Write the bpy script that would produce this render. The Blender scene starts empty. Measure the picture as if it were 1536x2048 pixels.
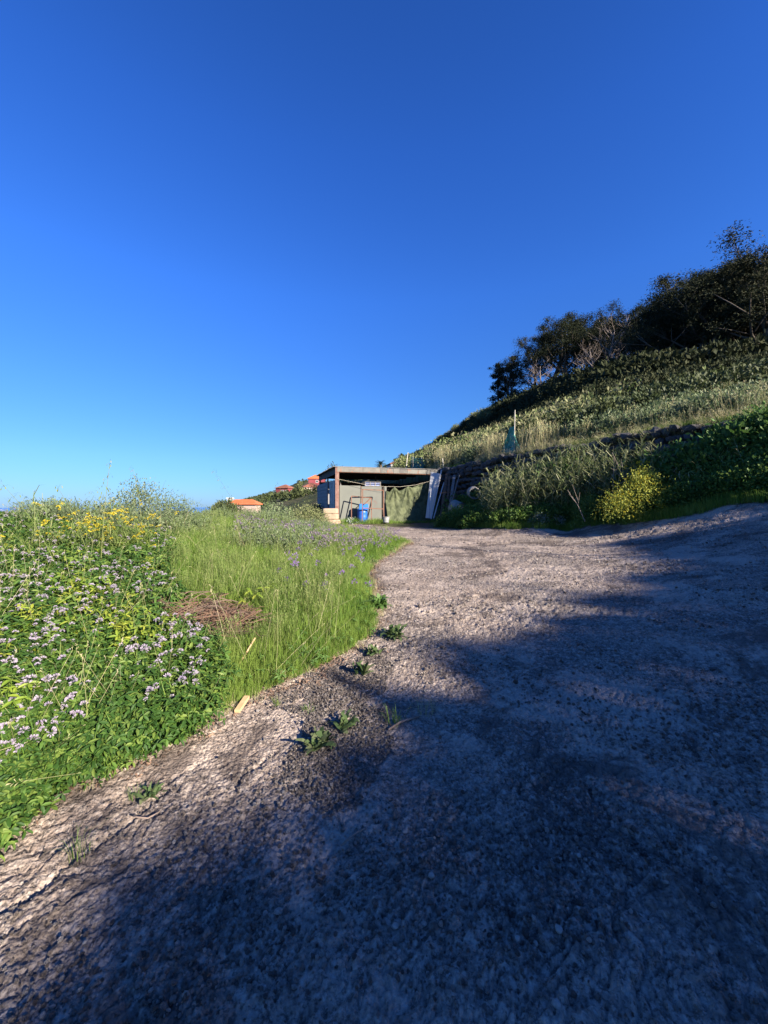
import bpy, math, random
import numpy as np
from mathutils import Vector, Matrix, Euler
random.seed(7); rng = np.random.default_rng(7)
R = math.radians
sc = bpy.context.scene
col = sc.collection

# ---------------------------------------------------------------- camera, sky, sun
F = 769.0; HZ = 1012.0; EYE = 1.5
cam_d = bpy.data.cameras.new('camera'); cam = bpy.data.objects.new('camera', cam_d); col.objects.link(cam)
cam.location = (0, 0, EYE); cam.rotation_euler = (R(90), 0, 0)
cam_d.sensor_fit = 'VERTICAL'; cam_d.sensor_height = 36; cam_d.lens = 36 * F / 2048
cam_d.shift_y = (HZ - 1024) / 2048
cam_d.clip_start = 0.05; cam_d.clip_end = 200000
sc.camera = cam
SUN_EL, SUN_AZ = 23.0, 133.3          # azimuth clockwise from +Y
SDIR = Vector((math.sin(R(SUN_AZ)) * math.cos(R(SUN_EL)), math.cos(R(SUN_AZ)) * math.cos(R(SUN_EL)), math.sin(R(SUN_EL))))
world = bpy.data.worlds.new('World'); sc.world = world; world.use_nodes = True
wn = world.node_tree; wn.nodes.clear()
wo = wn.nodes.new('ShaderNodeOutputWorld'); wb = wn.nodes.new('ShaderNodeBackground'); ws = wn.nodes.new('ShaderNodeTexSky')
ws.sky_type = 'NISHITA'; ws.sun_disc = False; ws.sun_elevation = R(SUN_EL); ws.sun_rotation = R(SUN_AZ)
ws.altitude = 300; ws.air_density = 1.0; ws.dust_density = 0.25; ws.ozone_density = 3.0
wb.inputs['Strength'].default_value = 0.05
wc = wn.nodes.new('ShaderNodeTexCoord'); wx = wn.nodes.new('ShaderNodeSeparateXYZ'); wr = wn.nodes.new('ShaderNodeValToRGB')
for i, (p_, c_) in enumerate([(0.0, (.33, .56, 1.15)), (.107, (.41, .70, 1.08)), (.255, (.40, .80, 1.40)), (.467, (.385, .91, 1.90)), (.676, (.32, .83, 1.88)), (.80, (.28, .74, 1.68))]):
    if i > 1: wr.color_ramp.elements.new(p_)
    e_ = wr.color_ramp.elements[i]; e_.position = p_; e_.color = (c_[0] / 2, c_[1] / 2, c_[2] / 2, 1)
wm = wn.nodes.new('ShaderNodeVectorMath'); wm.operation = 'MULTIPLY'; wm2 = wn.nodes.new('ShaderNodeVectorMath'); wm2.operation = 'SCALE'; wm2.inputs['Scale'].default_value = 1.6
wn.links.new(wc.outputs['Generated'], wx.inputs[0]); wn.links.new(wx.outputs['Z'], wr.inputs[0]); wn.links.new(ws.outputs[0], wm.inputs[0]); wn.links.new(wr.outputs[0], wm.inputs[1])
wn.links.new(wm.outputs[0], wm2.inputs[0]); wn.links.new(wm2.outputs[0], wb.inputs[0]); wn.links.new(wb.outputs[0], wo.inputs[0])
sl = bpy.data.lights.new('sun', 'SUN'); sl.energy = 5.0; sl.angle = R(0.55); sl.color = (1.0, 0.88, 0.74)
so = bpy.data.objects.new('sun', sl); col.objects.link(so); so.rotation_euler = SDIR.to_track_quat('Z', 'Y').to_euler()
vs = sc.view_settings
vs.view_transform = 'Standard'; vs.look = 'None'; vs.exposure = 1.81; vs.gamma = 1; vs.use_curve_mapping = False
sc.cycles.max_bounces = 6; sc.cycles.diffuse_bounces = 3; sc.cycles.transparent_max_bounces = 8
sc.cycles.use_denoising = True

# ---------------------------------------------------------------- helpers
def tag(o, label=None, cat=None, group=None, kind=None):
    if label: o['label'] = label
    if cat: o['category'] = cat
    if group: o['group'] = group
    if kind: o['kind'] = kind
    return o
def link(o, parent=None):
    col.objects.link(o)
    if parent is not None: o.parent = parent
    return o
def empty(name, loc, rz=0, label=None, cat=None, group=None):
    o = bpy.data.objects.new(name, None); o.location = loc; o.rotation_euler = (0, 0, rz); o.empty_display_size = .2
    link(o); return tag(o, label, cat, group)
def P(px, py, Y): return Vector(((px - 768) / F * Y, Y, EYE + (HZ - py) / F * Y))

def mesh_np(name, V, faces, mats=(), smooth=False):
    """V: N x 3 array, faces: M x k array (k = 3 or 4)"""
    me = bpy.data.meshes.new(name)
    V = np.asarray(V, dtype=np.float32).reshape(-1, 3); faces = np.asarray(faces, dtype=np.int32)
    me.vertices.add(len(V)); me.vertices.foreach_set('co', V.ravel())
    k = faces.shape[1]
    me.loops.add(faces.size); me.loops.foreach_set('vertex_index', faces.ravel())
    me.polygons.add(len(faces)); me.polygons.foreach_set('loop_start', np.arange(0, faces.size, k, dtype=np.int32))
    me.polygons.foreach_set('use_smooth', np.full(len(faces), smooth))
    me.update(calc_edges=True)
    for m in mats: me.materials.append(m)
    return me

class MB:
    def __init__(s): s.v = []; s.f = []; s.mi = []
    def add(s, vs_, fs, mi=0):
        n = len(s.v); s.v += [tuple(v) for v in vs_]; s.f += [tuple(i + n for i in f) for f in fs]; s.mi += [mi] * len(fs); return s
    def box(s, c, d, rot=None, mi=0):
        x, y, z = d[0] / 2, d[1] / 2, d[2] / 2
        vs_ = [Vector((i * x, j * y, k * z)) for i in (-1, 1) for j in (-1, 1) for k in (-1, 1)]
        if rot is not None: vs_ = [rot @ v for v in vs_]
        vs_ = [v + Vector(c) for v in vs_]
        return s.add(vs_, [(0, 1, 3, 2), (4, 6, 7, 5), (0, 4, 5, 1), (2, 3, 7, 6), (0, 2, 6, 4), (1, 5, 7, 3)], mi)
    def bar(s, a, b, w, h=None, mi=0):
        a = Vector(a); b = Vector(b); h = h or w; d = (b - a); L = d.length
        q = d.to_track_quat('Z', 'Y').to_matrix()
        return s.box((a + b) / 2, (w, h, L), q, mi)
    def tube(s, pts, rad, n=6, mi=0, cap=True):
        pts = [Vector(p) for p in pts]; rad = rad if hasattr(rad, '__len__') else [rad] * len(pts)
        vs_ = []; fs = []; up = None
        for i, p in enumerate(pts):
            t = (pts[min(i + 1, len(pts) - 1)] - pts[max(i - 1, 0)])
            if t.length < 1e-9: t = Vector((0, 0, 1))
            t.normalize()
            if up is None: up = t.orthogonal().normalized()
            up = (up - t * up.dot(t))
            if up.length < 1e-5: up = t.orthogonal()
            up.normalize(); b = t.cross(up)
            for k in range(n):
                a = 2 * math.pi * k / n
                vs_.append(p + (up * math.cos(a) + b * math.sin(a)) * rad[i])
        for i in range(len(pts) - 1):
            for k in range(n):
                fs.append((i * n + k, i * n + (k + 1) % n, (i + 1) * n + (k + 1) % n, (i + 1) * n + k))
        if cap:
            fs.append(tuple(range(n - 1, -1, -1))); fs.append(tuple((len(pts) - 1) * n + k for k in range(n)))
        return s.add(vs_, fs, mi)
    def lathe(s, prof, n=20, c=(0, 0, 0), mi=0):
        vs_ = [(c[0] + r * math.cos(2 * math.pi * k / n), c[1] + r * math.sin(2 * math.pi * k / n), c[2] + z) for r, z in prof for k in range(n)]
        fs = [(i * n + k, i * n + (k + 1) % n, (i + 1) * n + (k + 1) % n, (i + 1) * n + k) for i in range(len(prof) - 1) for k in range(n)]
        return s.add(vs_, fs, mi)
    def mesh(s, name, mats=(), smooth=False):
        me = bpy.data.meshes.new(name); me.from_pydata(s.v, [], s.f)
        for m in (mats if isinstance(mats, (list, tuple)) else [mats]): me.materials.append(m)
        me.polygons.foreach_set('material_index', s.mi)
        if smooth: me.polygons.foreach_set('use_smooth', [True] * len(s.f))
        me.update(); return me
    def build(s, name, mats, parent=None, smooth=False, bevel=0):
        o = bpy.data.objects.new(name, s.mesh(name, mats, smooth)); link(o, parent)
        if bevel:
            b = o.modifiers.new('bevel', 'BEVEL'); b.width = bevel; b.segments = 2; b.limit_method = 'ANGLE'
        return o

# numpy gradient noise
_perm = rng.permutation(256); _perm = np.concatenate([_perm, _perm])
_ang = rng.random(256) * 2 * np.pi; _gx = np.cos(_ang); _gy = np.sin(_ang)
def noise2(x, y):
    x = np.asarray(x, float); y = np.asarray(y, float)
    xi = np.floor(x).astype(int); yi = np.floor(y).astype(int); fx = x - xi; fy = y - yi
    u = fx * fx * fx * (fx * (fx * 6 - 15) + 10); v = fy * fy * fy * (fy * (fy * 6 - 15) + 10)
    def g(ix, iy, dx, dy):
        h = _perm[_perm[ix & 255] + (iy & 255)]; return _gx[h] * dx + _gy[h] * dy
    a = g(xi, yi, fx, fy); b = g(xi + 1, yi, fx - 1, fy); c = g(xi, yi + 1, fx, fy - 1); d = g(xi + 1, yi + 1, fx - 1, fy - 1)
    return ((a + u * (b - a)) + v * ((c + u * (d - c)) - (a + u * (b - a)))) * 1.4
def sstep(x, a, b):
    t = np.clip((x - a) / (b - a), 0, 1); return t * t * (3 - 2 * t)
def in_poly(x, y, poly):
    x = np.asarray(x); y = np.asarray(y); ins = np.zeros(x.shape, bool); n = len(poly)
    for i in range(n):
        x0, y0 = poly[i]; x1, y1 = poly[(i + 1) % n]
        if y0 == y1: continue
        c = ((y0 > y) != (y1 > y)) & (x < (x1 - x0) * (y - y0) / (y1 - y0) + x0)
        ins ^= c
    return ins

# ---------------------------------------------------------------- node materials
class NT:
    def __init__(s, name):
        s.m = bpy.data.materials.new(name); s.m.use_nodes = True; s.t = s.m.node_tree; s.t.nodes.clear()
        s.out = s.t.nodes.new('ShaderNodeOutputMaterial')
    def n(s, kind, **kw):
        nd = s.t.nodes.new('ShaderNode' + kind)
        for k, v in kw.items(): setattr(nd, k, v)
        return nd
    def l(s, a, b): s.t.links.new(a, b)
    def noise(s, scale, detail=4, rough=.55, vec=None, dist=0):
        nd = s.n('TexNoise'); nd.inputs['Scale'].default_value = scale; nd.inputs['Detail'].default_value = detail
        nd.inputs['Roughness'].default_value = rough; nd.inputs['Distortion'].default_value = dist
        s.l(vec if vec is not None else s.coord(), nd.inputs['Vector']); return nd.outputs['Fac']
    def voro(s, scale, feature='F1', vec=None, out='Distance'):
        nd = s.n('TexVoronoi', feature=feature); nd.inputs['Scale'].default_value = scale
        s.l(vec if vec is not None else s.coord(), nd.inputs['Vector']); return nd.outputs[out]
    def coord(s):
        if not hasattr(s, '_c'): s._c = s.n('TexCoord').outputs['Object']
        return s._c
    def ramp(s, fac, stops):
        r = s.n('ValToRGB'); e = r.color_ramp.elements
        while len(e) < len(stops): e.new(.5)
        for i, (p, c) in enumerate(stops):
            e[i].position = p; e[i].color = (c, c, c, 1) if isinstance(c, (int, float)) else (*c, 1)
        s.l(fac, r.inputs[0]); return r.outputs[0]
    def mix(s, fac, a, b, mode='MIX'):
        m = s.n('Mix', data_type='RGBA', blend_type=mode)
        for sock, v in ((m.inputs[0], fac), (m.inputs[6], a), (m.inputs[7], b)):
            if isinstance(v, (int, float)): sock.default_value = v
            elif isinstance(v, tuple): sock.default_value = (*v, 1)
            else: s.l(v, sock)
        return m.outputs[2]
    def math(s, op, a, b=0.0):
        m = s.n('Math', operation=op)
        for i, v in enumerate((a, b)):
            if isinstance(v, (int, float)): m.inputs[i].default_value = v
            else: s.l(v, m.inputs[i])
        return m.outputs[0]
    def bump(s, h, dist, strength=1.0, nrm=None):
        b = s.n('Bump'); b.inputs['Distance'].default_value = dist; b.inputs['Strength'].default_value = strength
        s.l(h, b.inputs['Height'])
        if nrm is not None: s.l(nrm, b.inputs['Normal'])
        return b.outputs[0]
    def bsdf(s, colr, rough=.8, nrm=None, spec=.3, metal=0.0):
        b = s.n('BsdfPrincipled')
        for k, v in (('Base Color', colr), ('Roughness', rough), ('Metallic', metal), ('Specular IOR Level', spec)):
            if isinstance(v, (int, float)): b.inputs[k].default_value = v
            elif isinstance(v, tuple): b.inputs[k].default_value = (*v, 1)
            else: s.l(v, b.inputs[k])
        if nrm is not None: s.l(nrm, b.inputs['Normal'])
        return b
    def done(s, sh): s.l(sh.outputs[0] if hasattr(sh, 'outputs') else sh, s.out.inputs[0]); return s.m

def simple(name, c1, c2, scale=6, rough=.8, bump=.004, metal=0, spec=.3, spot=None, spotscale=3, spotlo=.55):
    t = NT(name); n = t.noise(scale, 6, .6); c = t.mix(t.ramp(n, [(.3, 0.0), (.7, 1.0)]), c1, c2)
    if spot: c = t.mix(t.ramp(t.noise(spotscale, 5, .65), [(spotlo, 0.0), (spotlo + .1, 1.0)]), c, spot)
    return t.done(t.bsdf(c, rough, t.bump(t.noise(scale * 4, 4), bump), spec, metal))

def foliage(name, cols, trans=.3, rough=.55, spec=.25, patch=None, patchscale=.6):
    """cols: colours spread by chance over leaves and plants"""
    t = NT(name)
    isl = t.n('NewGeometry').outputs['Random Per Island']; oi = t.n('ObjectInfo').outputs['Random']
    f = t.math('FRACT', t.math('ADD', t.math('MULTIPLY', isl, .55), t.math('MULTIPLY', oi, 1.0)))
    k = len(cols); c = t.ramp(f, [(i / (k - 1) if k > 1 else 0, q) for i, q in enumerate(cols)])
    if patch:
        pos = t.n('NewGeometry').outputs['Position']
        c = t.mix(t.ramp(t.noise(patchscale, 2, .5, pos), [(.48, 0.0), (.62, 1.0)]), c, patch)
    b = t.bsdf(c, rough, None, spec)
    tr = t.n('BsdfTranslucent'); t.l(c, tr.inputs[0])
    mx = t.n('MixShader'); mx.inputs[0].default_value = trans; t.l(b.outputs[0], mx.inputs[1]); t.l(tr.outputs[0], mx.inputs[2])
    return t.done(mx)
# ---------------------------------------------------------------- terrain height
def warp(x, y):
    r = np.hypot(x, y) + 1e-9; k = 3 * np.log1p(r / 3) / r; return x * k, y * k
class RBF:
    def __init__(s, pts):
        p = np.array(pts, float); s.u, s.v = warp(p[:, 0], p[:, 1]); r = np.hypot(p[:, 0], p[:, 1]); q = p[:, 2] / (r + 4)
        n = len(p); D = np.hypot(s.u[:, None] - s.u, s.v[:, None] - s.v)
        A = np.zeros((n + 3, n + 3)); A[:n, :n] = D + np.eye(n) * -.02; A[:n, n] = 1; A[:n, n + 1] = s.u; A[:n, n + 2] = s.v; A[n:, :n] = A[:n, n:].T
        s.w = np.linalg.solve(A, np.r_[q, 0, 0, 0])
    def __call__(s, x, y):
        u, v = warp(x, y); q = s.w[-3] + s.w[-2] * u + s.w[-1] * v
        for i in range(len(s.u)): q = q + s.w[i] * np.hypot(u - s.u[i], v - s.v[i])
        return q * (np.hypot(x, y) + 4)
def pp(px, py, Y): v = P(px, py, Y); return (v.x, v.y, v.z)
far_shared = [pp(700, 960, 200), pp(700, 968, 110), pp(640, 958, 500), pp(600, 962, 500), pp(560, 980, 450), pp(500, 1003, 450),
              pp(640, 985, 150), pp(590, 990, 190), pp(560, 992, 230), pp(500, 1020, 120), pp(440, 1020, 250), pp(700, 1000, 60), pp(640, 1010, 45),
              (-300, 900, -60), (-100, 900, -50), (200, 1000, -60), (-800, 1500, -330), (0, 2000, -330), (800, 2000, -330), (1200, 900, -60), (600, 500, 60)]
low = RBF([(0, 0, 0), (0, 2, 0), (0, 4, .1), (-.15, 6.5, .25), (.7, 10.3, .45), (-1.8, 17.8, .62), (2.6, 19, .66), (0, 20, .64), (-2.4, 19.6, .6), (3, 15, .62),
    (5.7, 12.0, .70), (6.4, 10.4, .88), (7.2, 8.8, 1.27), (7.9, 7.8, 1.56), (3, 3, .33), (5, 5, .80), (4, 0, .35), (8, 3, 1.3), (10, 0, 1.7), (14, -6, 2.7), (3, 8, .48),
    (3.0, 21.5, .7), (5.2, 17.4, 1.35), (6.9, 14.0, 2.2), (9.6, 9.7, 2.95), (12.5, 4.8, 3.2), (-1.93, 1.93, -.05), (-1.1, 2.97, .02), (-.57, 3.4, .05), (-2.0, 3.0, .2),
    (-2.6, 2.5, .22), (-2, 4.5, .4), (-4, 4, .5), (-4, 8, .72), (-3, 12, .75), (-5.4, 13, 1.1), (-5.2, 9, .88), (-6.1, 7, 1.0), (-8, 6, .82), (-9, 10, 1.0), (-12, 12, .6), (-8, 17, .3), (-12, 15, -1.2),
    (-3.4, 21, .55), (-4.6, 26, .5), (1, 27, .9), (-1.2, 14, .55), (-1, 9, .4), (-4, -2, -.6), (-10, 0, -1.5), (0, -5, -.2), (0, -20, -.5), (-20, -10, -4), (20, -25, 3),
    (-20, 20, -5), (-40, 40, -18), (-12, 30, -3), pp(600, 1040, 35), (-100, 100, -60), (-300, 300, -150), (-700, 600, -330), (-1500, 100, -400), (-200, -200, -40), (0, -300, 0), (-60, 250, 0), (-120, 250, -12), (-1500, 1500, -400)] + far_shared)
upp = RBF([pp(890, 938, 22.4), pp(890, 930, 30), pp(885, 918, 48), pp(890, 902, 75), pp(890, 884, 97), pp(830, 940, 35), pp(830, 930, 60), pp(820, 918, 98), pp(940, 928, 21),
    pp(1000, 916, 19), pp(1000, 905, 25), pp(1000, 892, 33), pp(1000, 855, 60), pp(1000, 812, 88), pp(940, 842, 92), pp(940, 890, 60), pp(930, 912, 35),
    pp(1100, 901, 15.6), pp(1100, 885, 20), pp(1100, 862, 28), pp(1100, 825, 45), pp(1100, 790, 66), pp(1100, 778, 85),
    pp(1200, 884, 13.8), pp(1200, 868, 16.5), pp(1200, 838, 23), pp(1200, 800, 34), pp(1200, 774, 52), pp(1200, 760, 78),
    pp(1300, 867, 12.2), pp(1300, 858, 14), pp(1300, 828, 18), pp(1300, 800, 26), pp(1300, 776, 37), pp(1300, 760, 52), pp(1300, 748, 78),
    pp(1400, 850, 11.2), pp(1400, 843, 12.6), pp(1400, 808, 17.5), pp(1400, 786, 26), pp(1400, 771, 33), pp(1400, 756, 48), pp(1400, 742, 72),
    pp(1536, 833, 10), pp(1536, 825, 11.2), pp(1536, 790, 15.5), pp(1536, 765, 24), pp(1536, 748, 31), pp(1536, 735, 45), pp(1536, 720, 70),
    (14, 6.5, 4.1), (20, 10, 5.8), (34, 17, 10.5), (60, 30, 19), (18, -4, 4), (25, -5, 6), (40, -10, 12), (80, 0, 28), (100, 90, 38), (60, 110, 27), (25, 130, 28), (5, 140, 15), (150, 250, 60), (20, -25, 5),
    (0, 30, 3), (-4, 44, 3)] + far_shared[:3] + far_shared[-8:])
WALL = np.array([(-14, 60), (-6.3, 44.6), (-1.0, 33), (2.6, 26), (3.15, 22.4), (3.3, 21.4), (9.6, 10.1), (13, 5), (17, -3), (20, -14)], float)
_wx = np.concatenate([np.linspace(WALL[i, 0], WALL[i + 1, 0], 40, endpoint=False) for i in range(len(WALL) - 1)])
_wy = np.concatenate([np.linspace(WALL[i, 1], WALL[i + 1, 1], 40, endpoint=False) for i in range(len(WALL) - 1)])
_wt = np.arctan2(_wx, _wy); _wr = np.hypot(_wx, _wy)
def behind_wall(x, y, soft=.22):
    th = np.arctan2(x, y); r = np.hypot(x, y); rw = np.interp(th, _wt, _wr)
    return sstep(r - rw, 0.0, soft) * sstep(th, R(-12), R(2)) * (1 - sstep(th, R(112), R(125)))
def H(x, y):
    x = np.asarray(x, float); y = np.asarray(y, float); m = behind_wall(x, y); a = low(x, y)
    out = a.copy()
    k = m > 0
    if np.any(k): out[k] = a[k] * (1 - m[k]) + upp(x[k], y[k]) * m[k]
    return out
def Hs(x, y): return float(H(np.array([x]), np.array([y]))[0])
def ground_at(px, py, lo=.5, hi=60):
    """where the line of sight through a measured point of the photo meets the ground"""
    Y = np.exp(np.linspace(np.log(lo), np.log(hi), 400)); X = (px - 768) / F * Y; Z = EYE + (HZ - py) / F * Y
    h = H(X, Y); k = np.argmax(h > Z)
    if not (h > Z).any(): k = 399
    return (float(X[k]), float(Y[k]), float(h[k]))
# road outline in metres (from points of its edge)
edge_left = [(-60, 2048), (-40, 1700), (0, 1655), (60, 1600), (170, 1560), (300, 1500), (400, 1452), (480, 1405), (560, 1370), (640, 1335), (700, 1300), (745, 1262), (752, 1215), (738, 1165), (745, 1130), (800, 1098), (822, 1087), (770, 1068), (700, 1052)]
edge_far = [(720, 1050), (850, 1056), (1000, 1060), (1150, 1058), (1250, 1052), (1330, 1040), (1400, 1027), (1536, 1004)]
ROAD = [(-3.2, -8), (-2.6, -1)] + [ground_at(*p)[:2] for p in edge_left[1:]] + [ground_at(px, py)[:2] for px, py in edge_far[:-1]] + [(7.9, 7.8), (10.5, 4), (13, -2), (14, -9)]
def road_mask(x, y):
    j = .10 * noise2(x * 2.3, y * 2.3) + .05 * noise2(x * 7, y * 7)
    return in_poly(x + j, y + j, ROAD)
def poly_dist(x, y, pts):
    d = np.full(x.shape, 1e9)
    for (x0, y0), (x1, y1) in zip(pts[:-1], pts[1:]):
        dx, dy = x1 - x0, y1 - y0; t = np.clip(((x - x0) * dx + (y - y0) * dy) / (dx * dx + dy * dy), 0, 1)
        d = np.minimum(d, np.hypot(x - x0 - t * dx, y - y0 - t * dy))
    return d
CRACKS = [([(-30, 1860), (60, 1790), (120, 1745), (200, 1690), (270, 1640), (340, 1575)], .010, .022), ([(470, 1575), (500, 1540), (560, 1505)], .008, .014), ([(70, 1660), (130, 1640)], .01, .015),
          ([(1230, 1655), (1290, 1690), (1340, 1735), (1420, 1775), (1500, 1810)], .014, .02), ([(1150, 1500), (1180, 1580), (1230, 1655)], .01, .012),
          ([(790, 1330), (770, 1350), (740, 1380)], .006, .008), ([(900, 1440), (1000, 1500), (1060, 1600)], .008, .010)]
CRACKS = [([ground_at(*p)[:2] for p in c], w, d) for c, w, d in CRACKS]

def relief(x, y, road):
    """fine relief of the worn road and of the soil, in metres"""
    r = np.hypot(x, y); near = 1 - sstep(r, 14, 30)
    wx = x + .03 * noise2(x * 9, y * 9); wy = y + .03 * noise2(x * 9 + 40, y * 9)
    # worn concrete: plates with ragged edges, stretched along the slope
    a = 0.8; ca, sa = math.cos(a), math.sin(a); u = wx * ca + wy * sa; v = -wx * sa + wy * ca
    h = .010 * noise2(x * 1.5, y * 1.5) + .0045 * noise2(wx * 6, wy * 6)
    rid = 1 - np.abs(noise2(u * 9, v * 17)); rid2 = 1 - np.abs(noise2(u * 22 + 9, v * 38))
    rid3 = noise2(x * 75, y * 75)
    patch = sstep(noise2(x * .55 + 3, y * .55), -.35, .25)
    wu = u + .05 * noise2(u * 5, v * 5); wv = v + .03 * noise2(u * 5 + 9, v * 5)
    c1 = (1 - np.abs(noise2(wu * 5.5, wv * 12))) ** 7; c2 = (1 - np.abs(noise2(wu * 13 + 3, wv * 26))) ** 6; c3 = (1 - np.abs(noise2(wx * 34, wy * 34 + 5))) ** 5
    step = np.floor((noise2(wu * 4 + 5, wv * 7) + .12 * noise2(wx * 20, wy * 20)) * 5) / 5
    h = h + near * (.006 * rid * (.4 + .6 * patch) + .004 * rid2 + .0016 * rid3 + .0040 * noise2(wx * 21, wy * 21) + .0030 * noise2(wx * 41 + 3, wy * 41) + .010 * step * (.3 + .7 * patch) - .013 * c1 * (.3 + .7 * patch) - .008 * c2 - .006 * c3)
    for pts, w, d in CRACKS:
        dd = poly_dist(x + .035 * noise2(x * 9, y * 9) + .003 * noise2(x * 40, y * 40), y + .035 * noise2(x * 9 + 7, y * 9 + 7) + .003 * noise2(x * 40, y * 40 + 5), pts) * (1 + .8 * noise2(x * 6, y * 6))
        h = h - d * (1 - sstep(dd, w * .3, w * 1.6))
    soil = .03 * noise2(x * 1.3, y * 1.3) + .012 * noise2(x * 5, y * 5) + .006 * noise2(x * 17, y * 17)
    farr = sstep(r, 20, 60) * (.5 * noise2(x * .22, y * .22) + .2 * noise2(x * .7, y * .7))
    return np.where(road, h, soil + farr)

def radii():
    l = np.concatenate([np.arange(np.log(.45), np.log(.95), .03), np.arange(np.log(.95), np.log(11), .0052), np.arange(np.log(11), np.log(60), .014), np.arange(np.log(60), np.log(2600), .035)])
    return np.exp(l)
def thetas():
    return np.radians(np.concatenate([np.arange(-180, -52, 3), np.arange(-52, 52, .145), np.arange(52, 180.1, 3)]))
rr = radii(); th = thetas(); TH, RR = np.meshgrid(th, rr)
X = RR * np.sin(TH); Y = RR * np.cos(TH)
X[:, -1] = X[:, 0]; Y[:, -1] = Y[:, 0]
roadv = road_mask(X, Y)
Z = H(X, Y) + relief(X, Y, roadv)
nr, nt = X.shape; idx = np.arange(nr * nt).reshape(nr, nt)
Q = np.stack([idx[:-1, :-1], idx[:-1, 1:], idx[1:, 1:], idx[1:, :-1]], -1).reshape(-1, 4)
Q = Q[:, ::-1]
bw = behind_wall(X, Y).ravel() > .5
rq = roadv.ravel()[Q].sum(1) >= 2; hq = bw[Q].sum(1) >= 3
V = np.stack([X, Y, Z], -1).reshape(-1, 3)
def sub(mask, name, mat, label):
    q = Q[mask]; used = np.unique(q); m = np.zeros(len(V), int); m[used] = np.arange(len(used))
    o = bpy.data.objects.new(name, mesh_np(name, V[used], m[q], [mat], True)); link(o)
    return tag(o, label, None, None, 'structure')

# road: worn concrete with grit
t = NT('worn_road'); c0 = t.coord()
big = t.noise(.7, 3, .5); mid = t.noise(5, 6, .65); fine = t.noise(60, 5, .7); grit = t.voro(55); gcol = t.voro(55, out='Color')
base = t.mix(t.ramp(mid, [(.3, 0.0), (.7, 1.0)]), (.215, .168, .135), (.350, .282, .225))
base = t.mix(t.ramp(big, [(.42, 0.0), (.6, 1.0)]), base, (.195, .165, .140))
base = t.mix(t.ramp(t.noise(1.7, 5, .6), [(.50, 0.0), (.64, .8)]), base, (.10, .082, .072))
sep = t.n('SeparateColor'); t.l(gcol, sep.inputs[0])
base = t.mix(t.ramp(sep.outputs[0], [(.55, 0.0), (.95, .55)]), base, (.40, .345, .30))
base = t.mix(t.ramp(fine, [(.38, .75), (.5, 0.0)]), base, (.035, .032, .032))
pit = t.noise(24, 4, .65)
base = t.mix(t.ramp(pit, [(.34, .75), (.43, 0.0)]), base, (.045, .04, .038))
base = t.mix(t.ramp(pit, [(.54, 0.0), (.66, .75)]), base, (.42, .36, .30))
hh = t.math('ADD', t.math('ADD', t.math('MULTIPLY', fine, .6), t.math('MULTIPLY', grit, -.6)), t.math('MULTIPLY', pit, 1.4))
base = t.mix(t.ramp(t.noise(1.15, 7, .68, dist=.6), [(.53, 0.0), (.58, .55)]), base, (.42, .35, .29))
base = t.mix(t.ramp(t.noise(.85, 7, .70, dist=.8), [(.40, .75), (.46, 0.0)]), base, (.075, .060, .052))
M_road = t.done(t.bsdf(base, .92, t.bump(hh, .016, 1.0), .15))
t = NT('soil'); base = t.mix(t.ramp(t.noise(3, 6, .6), [(.3, 0.0), (.7, 1.0)]), (.06, .045, .030), (.13, .10, .065))
base = t.mix(t.ramp(t.noise(.9, 5, .6), [(.45, 0.0), (.6, .7)]), base, (.06, .085, .025))
M_soil = t.done(t.bsdf(base, .95, t.bump(t.noise(30, 5, .7), .02), .1))
t = NT('hillside'); g1 = t.noise(.12, 6, .65); g2 = t.noise(.9, 6, .7)
base = t.mix(t.ramp(g2, [(.35, 0.0), (.65, 1.0)]), (.025, .034, .014), (.075, .085, .035))
base = t.mix(t.ramp(g1, [(.5, 0.0), (.62, .7)]), base, (.11, .09, .055))
M_hill = t.done(t.bsdf(base, .95, t.bump(t.noise(1.6, 6, .75), .5), .1))
Cx = V[:, 0][Q].mean(1); Cy = V[:, 1][Q].mean(1); farq = (np.hypot(Cx, Cy) > 32) & ~rq
sub(rq, 'road', M_road, 'worn rough concrete track rising to the right')
sub(~rq & ~hq & ~farq, 'ground', M_soil, 'soil bank under the grass and weeds')
sub(~rq & (hq | farq), 'hill', M_hill, 'terraced hillside climbing to the right and far slopes')
# cap under the viewpoint
k = len(th); cap = bpy.data.objects.new('road', mesh_np('road', np.vstack([V[:k], [[0, 0, float(Z[0].mean())]]]), np.array([(i + 1, i, k) for i in range(k - 1)])[:, ::-1], [M_road], True)); link(cap); tag(cap, 'worn rough concrete right under the viewpoint', kind='structure')
# sea
t = NT('sea_water'); base = t.mix(t.ramp(t.noise(.0008, 4), [(.4, 0.0), (.6, 1.0)]), (.07, .17, .36), (.08, .19, .39))  # base lightened so the water colour carries the haze
M_sea = t.done(t.bsdf(base, .35, t.bump(t.noise(.03, 6, .7), 3.0, .5), .4))
n = 96; ring = [(math.sin(2 * math.pi * i / n), math.cos(2 * math.pi * i / n)) for i in range(n)]
mb = MB(); mb.add([(0, 0, -300)] + [(a * 3000, b * 3000, -300) for a, b in ring] + [(a * 90000, b * 90000, -300) for a, b in ring],
   [(0, i + 1, (i + 1) % n + 1) for i in range(n)] + [(i + 1, n + 1 + i, n + 1 + (i + 1) % n, (i + 1) % n + 1) for i in range(n)])
mb = mb.build('sea', M_sea); tag(mb, 'blue sea reaching the horizon', kind='structure')
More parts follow.
